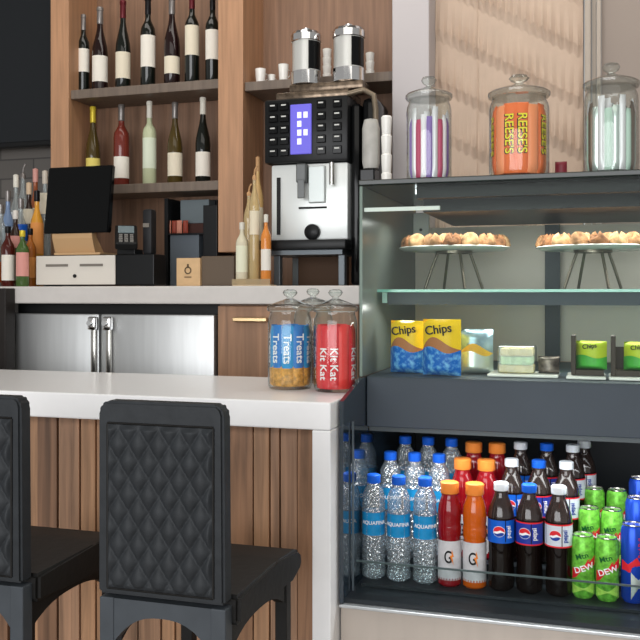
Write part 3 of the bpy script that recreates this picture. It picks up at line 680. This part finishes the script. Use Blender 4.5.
silver_bag = mat('silver_bag', (150, 178, 190), .25, .5, var=.3, scale=40)
bag(476, 1.94, 34, 44, 'silver blue snack bag leaning beside the yellow bags', .5, '', (silver_bag, foil, mat('bag_gold', (214, 170, 60), .4)), None)
def tray(px0, px1, Y, lab, dpt=.10):
    x0, x1 = Xp(px0, Y), Xp(px1, Y)
    o = MB().box(x0, x1, Y, Y+dpt, ZD+.0005, ZD+.006, bev=.002).build('serving_tray', ceramic, smooth=40)
    return tag(o, lab, 'tray', 'white trays on the case deck')
tray(487, 558, 1.87, 'white tray under the clear wrapped sandwich')
tray(566, 606, 1.86, 'white tray under the left green snack bag'); tray(609, 665, 1.86, 'white tray at right edge under the second green bag')
zt_ = ZD+.0065
x0, x1 = Xp(499, 1.90), Xp(534, 1.90)
sw = thing('wrapped_sandwich', ((x0+x1)/2, 1.93, zt_), 'clear boxed sandwich on white tray in the case', 'sandwich')
hh = 27*S(515, 1.9)
MB().box(x0, x1, 1.895, 1.955, zt_+.0003, zt_+hh*.3, bev=.004).box(x0+.002, x1-.002, 1.897, 1.953, zt_+hh*.62, zt_+hh*.92, bev=.005).build('bread', mat('bread', (214, 190, 140), .8, var=.25, scale=70), sw, True, smooth=40)
MB().box(x0+.003, x1-.003, 1.896, 1.954, zt_+hh*.31, zt_+hh*.61, bev=.003).build('filling', mat('lettuce', (180, 205, 160), .6, var=.4, scale=90), sw, True)
MB().box(x0-.002, x1+.002, 1.892, 1.958, zt_+.0001, zt_+hh, bev=.003).build('wrapper', glass('film', (240, 245, 240), .1, (230, 235, 230), rough=.1, ior=1.6), sw, True)
x0, x1 = Xp(541, 1.91), Xp(556, 1.91)
o = packet_bm(x1-x0+.012, .035, .03).build('snack_packet', mat('dark_foil_wrap', (110, 100, 92), .25, .4, var=.7, scale=80), smooth=60); o.location = ((x0+x1)/2, 1.92, zt_)
tag(o, 'crumpled dark foil packet beside the boxed sandwich', 'packet')
gbag = (mat('lime_bag', (188, 208, 50), .35), mat('green_bag', (76, 176, 66), .35, var=.2, scale=40), None)
def rack(pxa, pxb, Y, lab, lab2, z0):
    x0, x1 = Xp(pxa, Y), Xp(pxb, Y)
    t = thing('snack_rack', (x0, Y, z0), lab, 'rack', 'black racks on the case deck')
    h = 40*S(590, Y)
    MB().box(x0, x0+.009, Y, Y+.06, z0+.0005, z0+h, bev=.001).build('side_post', mat('rack_brown', (62, 52, 44), .5), t, True)
    MB().box(x0+.0095, x1, Y+.002, Y+.06, z0+.0005, z0+.011).build('base_ledge', MATS['rack_brown'], t, True)
    MB().box(x0+.0095, x1, Y+.052, Y+.06, z0+.0115, z0+h*.7).build('rear_board', MATS['rack_brown'], t, True)
    b = bag((pxa+pxb)/2+4, Y+.03, 30, 28, lab2, 0, 'Chips', gbag, 'green snack bags'); b.location.z = z0+.0115
rack(571, 604, 1.885, 'dark brown rack holding the left green snack bag', 'lime green snack bag standing in the left rack', zt_)
rack(611, 660, 1.885, 'dark brown rack cut off by the right photo edge', 'lime green snack bag at the right photo edge', zt_)
# outlet seen through the case
ox0, ox1 = Xp(414, 2.34), Xp(430, 2.34)
ow = thing('power_box', ((ox0+ox1)/2, 2.33, Zp(422, 236, 2.33)), 'small white power box inside the case above the left pastries', 'power box')
MB().box(ox0, ox1, 2.325, 2.346, Zp(422, 236, 2.33), Zp(422, 213, 2.33), bev=.003).build('housing', white_p, ow, True)
MB().lathe([(0, 0), (.004, 0), (.004, .002), (0, .002)], 12, M=Matrix.Translation(((ox0+ox1)/2, 2.325, Zp(422, 230, 2.33))) @ Matrix.Rotation(PI/2, 4, 'X')).build('switch', ktxt, ow, True)

# ------------------------------------------------------------------ wine bottles
def wine(pxc, zbase, H, Rr, gm, foilm, lz0, lz1, label, group, lm=None, style='bordeaux', Y=2.865, lw=1.0):
    t = thing('wine_bottle', (Xp(pxc, Y), Y, zbase), label, 'bottle', group, -math.atan2(Xp(pxc, Y), Y)*-1)
    t.rotation_euler = (0, 0, math.atan2(-Xp(pxc, Y), Y))
    if style == 'bordeaux': prof = [(Rr*.9, 0), (Rr, .004), (Rr, H*.60), (Rr*.93, H*.655), (Rr*.6, H*.71), (Rr*.40, H*.745), (Rr*.37, H*.80)]
    elif style == 'slim': prof = [(Rr*.9, 0), (Rr, .004), (Rr, H*.62), (Rr*.9, H*.67), (Rr*.5, H*.72), (Rr*.40, H*.74), (Rr*.38, H*.80)]
    else: prof = [(Rr*.9, 0), (Rr, .004), (Rr, H*.45), (Rr*.92, H*.53), (Rr*.72, H*.61), (Rr*.50, H*.69), (Rr*.38, H*.76), (Rr*.36, H*.80)]
    MB().lathe(prof, 22).build('bottle_body', gm, t, smooth=35)
    MB().lathe([(Rr*.37, H*.801), (Rr*.41, H*.81), (Rr*.39, H*.95), (Rr*.44, H*.955), (Rr*.44, H*.99), (Rr*.38, H), (0, H)], 18).build('capsule', foilm, t, smooth=35)
    MB().lathe([(Rr*1.015, H*lz0), (Rr*1.015, H*lz1)], 16, cap=False, a0=-PI/2-1.25*lw, a1=-PI/2+1.25*lw).build('paper_label', lm or paper, t, smooth=60)
    return t
dkg = mat('dark_green_glass', (18, 22, 18), .08, coat=.5); dkr = mat('dark_wine_glass', (30, 14, 14), .08, coat=.5)
olive = mat('olive_glass', (72, 58, 24), .1, coat=.5); rose = mat('rose_wine', (112, 44, 34), .1, coat=.5)
clearw = mat('clear_white_wine', (190, 196, 160), .1, coat=.5); ylw = mat('yellow_label', (222, 205, 110), .6)
fblk = mat('black_foil', (24, 22, 24), .3, .3); fred = mat('maroon_foil', (92, 30, 36), .3, .3); fgold = mat('yellow_foil', (214, 190, 60), .3, .2); fwhite = mat('white_foil', (222, 218, 205), .35); fsil = mat('grey_foil', (130, 125, 122), .3, .5)
cream = mat('cream_label', (224, 214, 192), .7)
G1 = 'wine bottles on the upper shelf'; G2 = 'wine bottles on the lower shelf'
wine(83.5, Z1, .29, .0215, dkg, fsil, .27, .56, 'slim dark wine bottle at left end of the upper shelf', G1)
wine(100, Z1, .31, .0285, dkr, fsil, .12, .42, 'dark wine bottle with grey foil, second on the upper shelf', G1, style='b')
wine(123, Z1, .325, .0270, dkg, fred, .13, .42, 'dark wine bottle with maroon foil, third on the upper shelf', G1, cream, 'b')
wine(148, Z1, .33, .0265, dkg, fblk, .23, .57, 'dark wine bottle with tall white label mid upper shelf', G1)
wine(172, Z1, .32, .0280, dkr, fsil, .14, .33, 'dark sloped wine bottle with low square label, upper shelf', G1, cream, 'b')
wine(192, Z1, .335, .0255, dkg, fred, .31, .62, 'dark wine bottle with high cream label, second from upper shelf right end', G1, cream)
wine(212.5, Z1, .32, .0250, dkg, fblk, .26, .58, 'dark wine bottle at the right end of the upper shelf', G1)
wine(93, Z2, .295, .0260, olive, fgold, .18, .36, 'olive wine bottle with yellow foil behind the till screen', G2, ylw, 'b')
wine(121.5, Z2, .295, .0280, rose, fsil, .10, .36, 'rose pink wine bottle with white label on the lower shelf', G2)
wine(149.5, Z2, .30, .0245, clearw, fwhite, .20, .56, 'clear pale wine bottle in the middle of the lower shelf', G2, mat('pale_green_label', (214, 222, 200), .6), 'slim')
wine(175, Z2, .29, .0265, olive, fsil, .10, .38, 'olive wine bottle with grey foil on the lower shelf', G2, cream, 'b')
wine(203, Z2, .30, .0265, dkg, fwhite, .08, .36, 'dark wine bottle with white foil at lower shelf right end', G2, style='b')

# ------------------------------------------------------------------ cups on the right bay shelf
def cup(pxc, Y, wpx, hpx, lab, zb, stack=1, group='white cups on the shelf'):
    r = wpx/2*S(pxc, Y); h = hpx*S(pxc, Y)
    t = thing('cup', (Xp(pxc, Y), Y, zb), lab, 'cup', group)
    MB().lathe([(0, .001), (r*.72, 0), (r*.80, .003), (r, h), (r*.93, h), (r*.72, .006), (0, .006)], 22, cap=False).build('cup_body', ceramic, t, smooth=40)
    MB().tube([(r*.93, 0, h*.8), (r*1.35, 0, h*.72), (r*1.4, 0, h*.42), (r*.84, 0, h*.28)], r*.11, 6).build('handle', ceramic, t, smooth=60).rotation_euler = (0, 0, .9)
    return t
zc_ = ZC+.0003
cup(260.5, 2.85, 11, 16, 'white cup at left end of the shelf above the coffee machine', zc_)
cup(271.5, 2.90, 8, 13, 'small white cup, second on the coffee shelf', zc_)
cup(283.5, 2.84, 10.5, 18, 'white cup just left of the left bean hopper', zc_)
def tower(pxc, Y, wpx, hpx, n, lab, zb):
    r = wpx/2*S(pxc, Y); h = hpx*S(pxc, Y); s = h/n
    prof = [(r*.7, 0)]
    for k in range(n): prof += [(r*.85, k*s+.001), (r*.97, k*s+s*.75), (r, k*s+s*.9), (r*.8, k*s+s*.98)]
    prof += [(0, h)]
    return tag(MB().lathe(prof, 20).build('cup_stack', ceramic, smooth=30), lab, 'cup stack'), (Xp(pxc, Y), Y, zb)
for a in ((327, 2.87, 9, 33, 4, 'stack of white cups between the two bean hoppers', zc_), (370, 2.87, 9, 26, 3, 'stack of white cups right of the right bean hopper', zc_)):
    o, l = tower(*a); o.location = l
o, l = tower(386.5, 2.56, 11, 170, 9, 'tall stack of white paper cups beside the white pillar', ZK+.0003); o.location = l

# ------------------------------------------------------------------ coffee machine
YM = 2.57; YM1 = 2.76
cx0, cx1 = Xp(268, YM), Xp(355, YM)
def zm(py): return Zp(310, py, YM)
cm = thing('coffee_machine', ((cx0+cx1)/2, (YM+YM1)/2, ZK), 'black and silver coffee machine with two bean hoppers on the back counter', 'coffee machine')
def mp2(mb, n, m, p=None, **k): return mb.build(n, m, p or cm, True, **k)
xh0, xh1 = Xp(264, YM), Xp(348, YM)
head = mp2(MB().box(xh0, xh1, YM, YM1, zm(162), zm(97), bev=.008), 'head', black, smooth=40)
mp2(MB().box(xh1+.001, Xp(358, YM), YM+.02, YM1, ZK+.0005, zm(104), bev=.012), 'side_housing', black_gl, smooth=40)
dsp = mp2(MB().box(Xp(291, YM), Xp(312, YM), YM-.008, YM-.0005, zm(154), zm(104), bev=.002), 'display', mat('display_violet', (96, 90, 190), .3, emit=.55), head)
mb = MB(); rg = random.Random(3)
for r_, c_ in ((0, 1), (0, 2), (1, 1), (2, 1), (2, 2), (3, 1)):
    X = Xp(292+c_*6.2, YM); Z = zm(115+r_*8.8)
    mb.box(X, X+.013, YM-.0095, YM-.0083, Z-.009, Z+.009)
mp2(mb, 'menu_tiles', mat('display_tile', (200, 200, 255), .4, emit=.9), dsp)
for side in (0, 1):
    for r_ in range(5):
        for c_ in range(2):
            X = Xp((269, 280)[c_] if side == 0 else (317, 333)[c_], YM); Z = zm(105+r_*11.5)
            b = mp2(MB().box(X, X+.028, YM-.006, YM-.0005, Z-.012, Z+.012, bev=.002), 'button', black_gl, head)
            mp2(MB().box(X+.006, X+.021, YM-.0072, YM-.0063, Z+.002, Z+.006), 'button_icon', mat('icon_white', (205, 205, 200), .4), b)
xs0, xs1 = Xp(270, YM), Xp(347, YM)
fp = mp2(MB().box(xs0, xs1, YM+.01, YM1, zm(240), zm(163), bev=.006), 'front_panel', mat('bright_silver', (226, 230, 228), .3, .25), smooth=40)
mp2(MB().box(Xp(276, YM), Xp(279.5, YM), YM+.006, YM+.0095, zm(234), zm(176)), 'slot', ktxt, fp)
mp2(MB().box(Xp(298, YM), Xp(308, YM), YM-.022, YM+.0095, zm(183), zm(164), bev=.004).box(Xp(300, YM), Xp(307, YM), YM-.026, YM-.0225, zm(199), zm(180), bev=.002), 'spout', mat('grey_spout', (96, 98, 98), .3, .4), fp)
mp2(MB().box(Xp(308.5, YM), Xp(325, YM), YM-.004, YM+.0095, zm(203), zm(166), bev=.003), 'spout_cover', mat('grey_silver', (186, 192, 190), .3, .4), fp)
mp2(MB().tube([(Xp(333, YM), YM-.012, zm(164)), (Xp(333, YM), YM-.012, zm(186))], .008, 10), 'steam_wand', steel_hi, fp, smooth=60)
mp2(MB().box(Xp(298, YM), Xp(326, YM), YM+.006, YM+.0095, zm(208.5), zm(206.5)), 'groove', ktxt, fp)
mp2(MB().lathe([(0, 0), (.024, 0), (.024, .012), (.018, .016), (0, .017)], 22, M=Matrix.Translation((Xp(312, YM), YM+.0095, zm(232))) @ Matrix.Rotation(PI/2, 4, 'X')), 'outlet_knob', black, fp, smooth=40)
mp2(MB().box(Xp(262, YM), Xp(350, YM), YM-.05, YM1, zm(250), zm(240.5), bev=.004), 'drip_tray', black, smooth=40)
mp2(MB().box(Xp(266, YM), Xp(345, YM), YM-.03, YM1, zm(255), zm(250.5)), 'tray_rim', MATS['leg_grey'] if 'leg_grey' in MATS else mat('leg_grey', (92, 98, 102), .35, .4), cm)
for X0 in (Xp(276, YM), Xp(340, YM)):
    for Y0 in (YM-.02, YM1-.04): mp2(MB().box(X0, X0+.02, Y0, Y0+.025, ZK+.0005, zm(255.5), bev=.002), 'leg', mat('leg_grey', (92, 98, 102), .35, .4))
mp2(MB().box(Xp(284, YM)+.012, Xp(340, YM)-.006, YM+.10, YM+.12, ZK+.0005, zm(255.5)), 'rear_board', mat('rear_brown', (70, 48, 30), .6))
mp2(MB().tube([(Xp(346, YM), YM+.02, zm(95)), (Xp(362, YM), YM+.02, zm(92)), (Xp(372, YM), YM+.02, zm(98)), (Xp(374, YM), YM+.02, zm(112)), (Xp(374, YM), YM+.02, zm(150))], .009, 8), 'milk_tube', mat('tube_bronze', (120, 108, 92), .25, .5), smooth=60)
mp2(MB().box(Xp(358, YM)+.001, Xp(375, YM), YM+.03, YM1, ZK+.0005, zm(98), bev=.02), 'milk_cooler', black_gl, smooth=40)
mp2(MB().lathe([(0, 0), (.022, .002), (.026, .02), (.026, .12), (.02, .145), (0, .15)], 18, c=(Xp(371, YM), YM-.0, zm(172))), 'milk_jug', mat('jug_grey', (176, 174, 168), .3, var=.1, scale=30), smooth=40)
mp2(MB().box(Xp(362, YM), Xp(377, YM), YM-.03, YM+.0295, ZK+.0005, zm(172.5), bev=.004), 'jug_stand', black_gl)
def hopper(px0, px1, py0, py1):
    Y = YM+.09; xcen = (Xp(px0, Y)+Xp(px1, Y))/2; r = (Xp(px1, Y)-Xp(px0, Y))/2
    z0, z1 = Zp((px0+px1)/2, py1, Y), Zp((px0+px1)/2, py0, Y)
    h = z1-z0
    b = mp2(MB().lathe([(r*.92, 0), (r*.92, h)], 26, c=(xcen, Y, z0)), 'bean_hopper', mat('smoked_silver', (205, 205, 200), .3, .35), smooth=40)
    mp2(MB().lathe([(r*.8, -.02), (r, -.018), (r, .022), (r*.93, .024)], 26, c=(xcen, Y, z0), cap=False), 'hopper_collar', chrome, b, smooth=30)
    mp2(MB().lathe([(r*.93, h-.022), (r, h-.02), (r, h), (r*.9, h+.008), (r*.2, h+.012), (0, h+.012)], 26, c=(xcen, Y, z0), cap=False), 'hopper_lid', chrome, b, smooth=30)
    mp2(MB().lathe([(r*.94, .026), (r*.94, h-.024)], 20, c=(xcen, Y, z0), cap=False, a0=-PI/2+.45, a1=-PI/2+2.2), 'hopper_window', black_gl, b, smooth=40)
    mp2(MB().lathe([(0, .0125), (r*.2, .0125), (r*.24, .022), (0, .026)], 14, c=(xcen, Y, z0+h)), 'hopper_knob', chrome, b, smooth=40)
    return z0-.02
hz = hopper(292, 321, 36, 80); hopper(333, 364.5, 32, 77)
mp2(MB().box(Xp(272, YM)+.0, Xp(346, YM), YM+.03, YM1-.01, zm(96.5), zm(88), bev=.006), 'top_plate', mat('brown_metal', (110, 96, 82), .25, .7, var=.5, scale=70), smooth=40)
mp2(MB().box(Xp(290, YM+.06), Xp(364, YM+.06), YM+.05, YM+.13, zm(87.5), hz-.0, bev=.005), 'hopper_base', MATS['brown_metal'], smooth=40)

# ------------------------------------------------------------------ till and clutter on the back counter
YT = 2.52
till = thing('cash_drawer', (Xp(95, YT), 2.56, ZK), 'black cash drawer with white two-slot front under the till screen', 'cash drawer')
zt0, zt1 = ZK+.004, Zp(75, 255, YT)
MB().box(Xp(36, YT), Xp(153, YT), YT+.006, 2.61, zt0, zt1, bev=.003).build('drawer_box', black, till, True)
dr = MB().box(Xp(36, YT), Xp(115, YT), YT, YT+.0055, zt0+.002, zt1-.002, bev=.002).build('drawer_front', mat('white_drawer', (214, 208, 198), .4), till, True)
for a, b in ((46, 68), (80, 103)): MB().box(Xp(a, YT), Xp(b, YT), YT-.002, YT-.0005, Zp(75, 266.5, YT), Zp(75, 264, YT)).build('slot', mat('slot_grey', (120, 114, 106), .5), dr, True)
MB().lathe([(0, 0), (.006, 0), (.006, .003), (0, .003)], 12, M=Matrix.Translation((Xp(75, YT), YT-.0005, Zp(75, 276, YT))) @ Matrix.Rotation(PI/2, 4, 'X')).build('lock', ktxt, dr, True)
for a in (45, 140): MB().box(Xp(a, YT)-.01, Xp(a, YT)+.01, YT+.02, 2.60, ZK+.0003, zt0-.0003).build('foot', ktxt, till, True)
pos = thing('till_screen', (Xp(78, YT), 2.58, zt1), 'black point of sale touch screen with its back to the bottles', 'monitor')
zb, zt = Zp(78, 233, YT), Zp(78, 167, YT+.045)
pl = [(YT+.005, zb+.0005), (YT+.035, zt), (YT+.055, zt), (YT+.03, zb+.0005)]
MB().prism(pl, 'x', Xp(46, YT+.02), Xp(110, YT+.02), bev=.003).build('screen_housing', black_gl, pos, True)
MB().box(Xp(52, YT), Xp(98, YT), YT+.01, YT+.13, zt1+.0005, zt1+.008, bev=.002).build('stand_base', mat('tan_metal', (196, 160, 118), .4), pos, True)
MB().prism([(YT+.03, zt1+.0085), (YT+.012, zb-.015), (YT+.012, zb+.0), (YT+.03, zb+.0), (YT+.085, zt1+.0085)], 'x', Xp(50, YT), Xp(90, YT)).build('stand_neck', mat('tan_metal', (196, 160, 118), .4), pos, True)
pt = thing('card_terminal', (Xp(118, YT), YT+.04, zt1), 'dark card payment terminal tilted beside the till screen', 'card terminal')
Mt = Matrix.Translation((Xp(120.5, YT), YT+.035, zt1+.012)) @ Matrix.Scale(1.25, 4) @ Matrix.Rotation(math.radians(30), 4, 'Z') @ Matrix.Rotation(math.radians(35), 4, 'X')
MB().box(-.028, .028, -.03, .06, .0, .02, bev=.004, M=Mt @ Matrix.Translation((0, 0, .022))).build('terminal_body', black, pt, True)
MB().box(-.02, .02, .018, .05, .0, .002, M=Mt @ Matrix.Translation((0, 0, .0425))).build('terminal_screen', mat('lcd_grey', (120, 134, 138), .25), pt, True)
mb = MB()
for i in range(3):
    for j in range(4): mb.box(-.018+i*.0135, -.009+i*.0135, -.026+j*.010, -.019+j*.010, 0, .002, M=Mt @ Matrix.Translation((0, 0, .0425)))
mb.build('keypad', mat('key_grey', (120, 118, 114), .5), pt, True)
MB().box(Xp(112, YT), Xp(130, YT), YT+.03, YT+.085, zt1+.0005, zt1+.018, bev=.002).build('terminal_stand', black, pt, True)
rp = thing('receipt_printer', (Xp(143, YT), YT+.06, zt1), 'upright black receipt printer at right end of the cash drawer', 'printer')
MB().box(Xp(142, YT+.05), Xp(151.5, YT+.05), YT+.05, YT+.088, zt1+.0005, Zp(143, 209, YT+.05), bev=.008).build('printer_body', mat('soft_black', (34, 34, 36), .5), rp, True, smooth=40)
MB().box(Xp(143.5, YT+.05), Xp(149.5, YT+.05), YT+.046, YT+.0495, Zp(143, 226, YT), Zp(143, 222, YT)).build('paper_slot', mat('slot_grey', (120, 114, 106), .5), rp, True)
# organiser with grey cartons
YO = 2.80
og = thing('counter_organizer', (Xp(190, YO), YO+.05, ZK), 'black open organizer holding grey boxes left of the wood post', 'organizer')
MB().box(Xp(203, YO), Xp(217, YO), YO, YO+.13, ZK+.0005, Zp(210, 205, YO), bev=.002).build('tall_side', black, og, True)
MB().box(Xp(163, YO), Xp(166.5, YO), YO+.01, YO+.13, ZK+.0005, Zp(165, 198, YO)).build('left_side', black, og, True)
MB().box(Xp(166.7, YO), Xp(202.8, YO), YO+.12, YO+.13, ZK+.0005, Zp(180, 197, YO)).build('back_board', black, og, True)
zsh2 = Zp(180, 233, YO)
MB().box(Xp(166.7, YO), Xp(202.8, YO), YO+.01, YO+.1195, zsh2-.005, zsh2).build('organizer_shelf', black, og, True)
grey_c = mat('grey_carton', (112, 122, 126), .6)
tag(MB().box(Xp(168, YO), Xp(197, YO), YO+.015, YO+.09, ZK+.0006, zsh2-.0056, bev=.002).build('carton', mat('blue_grey_carton', (92, 100, 108), .6)), 'blue-grey carton in the bottom of the black organizer', 'box')
tag(MB().box(Xp(172.5, YO), Xp(201.5, YO), YO+.06, YO+.115, Zp(185, 222, YO), Zp(185, 198, YO), bev=.002).build('carton', grey_c), 'pale grey box standing at top of the black organizer', 'box')
tag(MB().box(Xp(175, YO), Xp(200, YO), YO+.055, YO+.115, zsh2+.0004, Zp(185, 222, YO)-.0004, bev=.002).build('carton', mat('dark_brown_carton', (70, 42, 36), .6)), 'dark brown box beneath the pale grey box in the organizer', 'box')
sp_m = [mat('sachet_pink', (196, 130, 110), .5), mat('sachet_rust', (140, 60, 44), .5)]
for i in range(4):
    o = packet_bm(.018, .045, .006).build('sugar_sachet', sp_m[i % 2], smooth=60); o.location = (Xp(169+i*5.5, YO+.03), YO+.025+.005*(i % 2), zsh2+.0005); o.rotation_euler = (0, 0, .3)
    tag(o, ['pale pink', 'rust red'][i % 2]+' sugar sachet standing on the organizer shelf', 'sachet', ['pale pink', 'rust red'][i % 2]+' sugar sachets in the organizer')
YQ = 2.54
cd = thing('card_sign', (Xp(188, YQ), YQ, ZK), 'small kraft paper sign with a dark emblem on the counter', 'sign')
cz0, cz1 = ZK+.0005, Zp(188, 258, YQ)
MB().box(Xp(176.5, YQ), Xp(200, YQ), YQ, YQ+.03, cz0, cz1, bev=.001).build('board', mat('kraft', (206, 172, 130), .7, var=.06, scale=40), cd, True)
cxs, czs = Xp(188, YQ), (cz0+cz1)/2+.005
MB().lathe([(.008, 0), (.012, 0), (.012, .001), (.008, .001), (.008, 0)], 16, cap=False, M=Matrix.Translation((cxs, YQ-.0004, czs)) @ Matrix.Rotation(PI/2, 4, 'X')).box(cxs-.012, cxs+.012, YQ-.0014, YQ-.0004, czs-.022, czs-.019).box(cxs-.003, cxs+.003, YQ-.0014, YQ-.0004, czs+.009, czs+.020).build('emblem', mat('brown_ink', (96, 78, 56), .6), cd, True)
tag(MB().box(Xp(201, 2.55), Xp(234, 2.55), 2.55, 2.615, ZK+.0004, Zp(215, 256, 2.55), bev=.003).build('storage_box', mat('taupe_box', (96, 82, 68), .4)), 'dark taupe box beside the kraft sign below the wood post', 'box')

# ------------------------------------------------------------------ liquor and syrup bottles
def liquor(pxc, Y, wpx, top, base_z, gm, capm, lab, group, lm=None, l0=.12, l1=.42, pour=False, sh=.66, nk=.34, name='liquor_bottle'):
    H = Zp(pxc, top, Y)-base_z; r = wpx/2*S(pxc, Y)
    t = thing(name, (Xp(pxc, Y), Y, base_z), lab, 'bottle', group); t.rotation_euler = (0, 0, math.atan2(-Xp(pxc, Y), Y))
    MB().lathe([(r*.92, 0), (r, .004), (r, H*sh), (r*.88, H*(sh+.05)), (r*nk*1.3, H*(sh+.13)), (r*nk, H*(sh+.17)), (r*nk, H*.88)], 20).build('bottle_body', gm, t, smooth=35)
    if pour: MB().lathe([(r*nk*1.2, H*.8805), (r*nk*1.25, H*.91), (r*.12, H*.93)], 12).tube([(0, 0, H*.93), (.002, -.002, H*.97), (.008, -.004, H)], .003, 8).build('pourer', capm, t, smooth=50)
    else: MB().lathe([(r*nk*1.15, H*.8805), (r*nk*1.25, H*.89), (r*nk*1.25, H*.99), (0, H)], 14).build('cap', capm, t, smooth=40)
    if lm: MB().lathe([(r*1.015, H*l0), (r*1.015, H*l1)], 14, cap=False, a0=-PI/2-1.2, a1=-PI/2+1.2).build('bottle_label', lm, t, smooth=60)
    return t
amber = mat('amber_liquor', (168, 96, 34), .1, coat=.5); gold = mat('gold_liquor', (214, 150, 52), .1, coat=.5); clr = glass('clear_spirit', (226, 232, 232), .35, (190, 196, 196), ior=1.6)
dred = mat('dark_red_liquor', (72, 24, 18), .1, coat=.5); grn = mat('green_liquor', (66, 92, 44), .1, coat=.5); bglass = mat('blue_glass', (120, 142, 176), .12, coat=.5); dkb = mat('dark_brown_glass', (46, 28, 20), .1, coat=.5)
pinkl = mat('pink_label', (214, 150, 140), .6); orl = mat('orange_label', (226, 150, 80), .6)
GL = 'liquor bottles left of the till'
b0 = ZK+.0003
def lq(*a, **k): return liquor(*a, **k, sh=.64, nk=.36)
lq(-7, 2.485, 13, 216, b0, amber, fred, 'amber liquor bottle at the photo left edge, front row', GL, cream)
lq(8, 2.485, 13, 226, b0, dred, fblk, 'dark red liquor bottle with white label at front left', GL, paper, .10, .52)
lq(22.5, 2.485, 13, 230, b0, grn, fgold, 'green liquor bottle with pink label in the front row', GL, pinkl, .18, .60)
lq(1, 2.555, 13, 204, b0, clr, fsil, 'clear spirit bottle behind the dark red one', GL, mat('orange_print', (206, 104, 40), .5), .05, .3)
lq(15.5, 2.555, 12, 210, b0, dkb, mat('white_cap_top', (220, 214, 206), .4), 'dark brown liquor bottle between the red and green ones', GL, pinkl, .5, .66)
lq(30.5, 2.555, 11, 228, b0, amber, fblk, 'short amber liquor bottle at the drawer corner', GL, orl, .15, .5)
lq(8, 2.63, 12, 190, b0, bglass, fsil, 'pale blue glass liquor bottle behind the front rows', GL, mat('pale_blue_label', (176, 190, 206), .6), .4, .62)
lq(21, 2.63, 13, 198, b0, clr, fsil, 'clear spirit bottle with blue label in the middle row', GL, mat('blue_label', (84, 108, 164), .5), .52, .70)
lq(37, 2.645, 13, 190, b0, gold, fblk, 'gold liquor bottle with orange label beside the till screen', GL, orl, .34, .66)
lq(16, 2.71, 12, 174, b0, clr, fwhite, 'clear spirit bottle with tall white cap in the back group', GL, mat('grey_white_label', (200, 204, 206), .6), .5, .66)
lq(29, 2.71, 12, 182, b0, dkb, mat('beige_cap', (206, 180, 150), .4), 'dark brown bottle with beige cap in the back group', GL, cream, .6, .74)
lq(45, 2.71, 12, 170, b0, clr, mat('pale_cap', (196, 186, 172), .4), 'clear spirit bottle touching the till screen edge', GL, cream, .62, .8)
lq(23, 2.80, 12, 164, b0, clr, fsil, 'tallest clear spirit bottle at the back of the liquor group', GL, paper, .5, .62, pour=True)
lq(35.5, 2.80, 12, 168, b0, mat('rust_liquor', (150, 82, 48), .12, coat=.4), mat('pink_cap', (206, 150, 140), .4), 'rust brown liquor bottle with pink cap at the back', GL, cream, .5, .66)
GS = 'syrup bottles beside the coffee machine'
tr = thing('bottle_tray', (Xp(254, 2.56), 2.56, ZK), 'low pale tray under the syrup bottles', 'tray')
MB().box(Xp(233, 2.47), Xp(271, 2.47), 2.464, 2.515, b0, b0+.003).box(Xp(233, 2.47), Xp(262, 2.52)-.006, 2.5145, 2.7, b0, b0+.003).build('tray_base', mat('tray_cream', (206, 184, 150), .3), tr, True)
MB().box(Xp(233, 2.47), Xp(271, 2.47), 2.461, 2.465, b0+.0032, b0+.02).box(Xp(233, 2.47), Xp(233, 2.47)+.003, 2.4645, 2.7, b0+.0032, b0+.02).build('tray_rim', glass('tray_clear', (230, 220, 200), .35, (214, 196, 160)), tr, True)
b1 = b0+.0035
syr = glass('clear_syrup', (240, 226, 190), .5, (222, 200, 150), ior=1.5)
liquor(242, 2.50, 12.5, 222, b1, mat('pale_syrup', (214, 206, 180), .15, coat=.4), fwhite, 'pale syrup bottle with white and lime label, leftmost on the tray', GS, mat('white_lime_label', (226, 226, 200), .6), .2, .62, name='syrup_bottle')
liquor(254.5, 2.50, 10.5, 166, b1, syr, mat('tan_cap', (190, 148, 104), .5), 'tall clear syrup bottle with thin pourer in the tray', GS, mat('ivory_label', (226, 214, 188), .6), .42, .62, pour=True, name='syrup_bottle')
liquor(266, 2.487, 10.5, 214, b1, mat('orange_syrup', (216, 134, 60), .12, coat=.4), fwhite, 'orange syrup bottle with white label in front of the machine leg', GS, paper, .2, .5, name='syrup_bottle')
liquor(249, 2.60, 11, 184, b1, syr, mat('tan_cap', (190, 148, 104), .5), 'clear syrup bottle behind the pale one on the tray', GS, None, pour=True, name='syrup_bottle')
liquor(258, 2.66, 11, 156, b1, mat('honey_syrup', (208, 170, 112), .15, coat=.4), mat('tan_cap', (190, 148, 104), .5), 'honey coloured syrup bottle at the back of the tray', GS, cream, .3, .6, name='syrup_bottle')
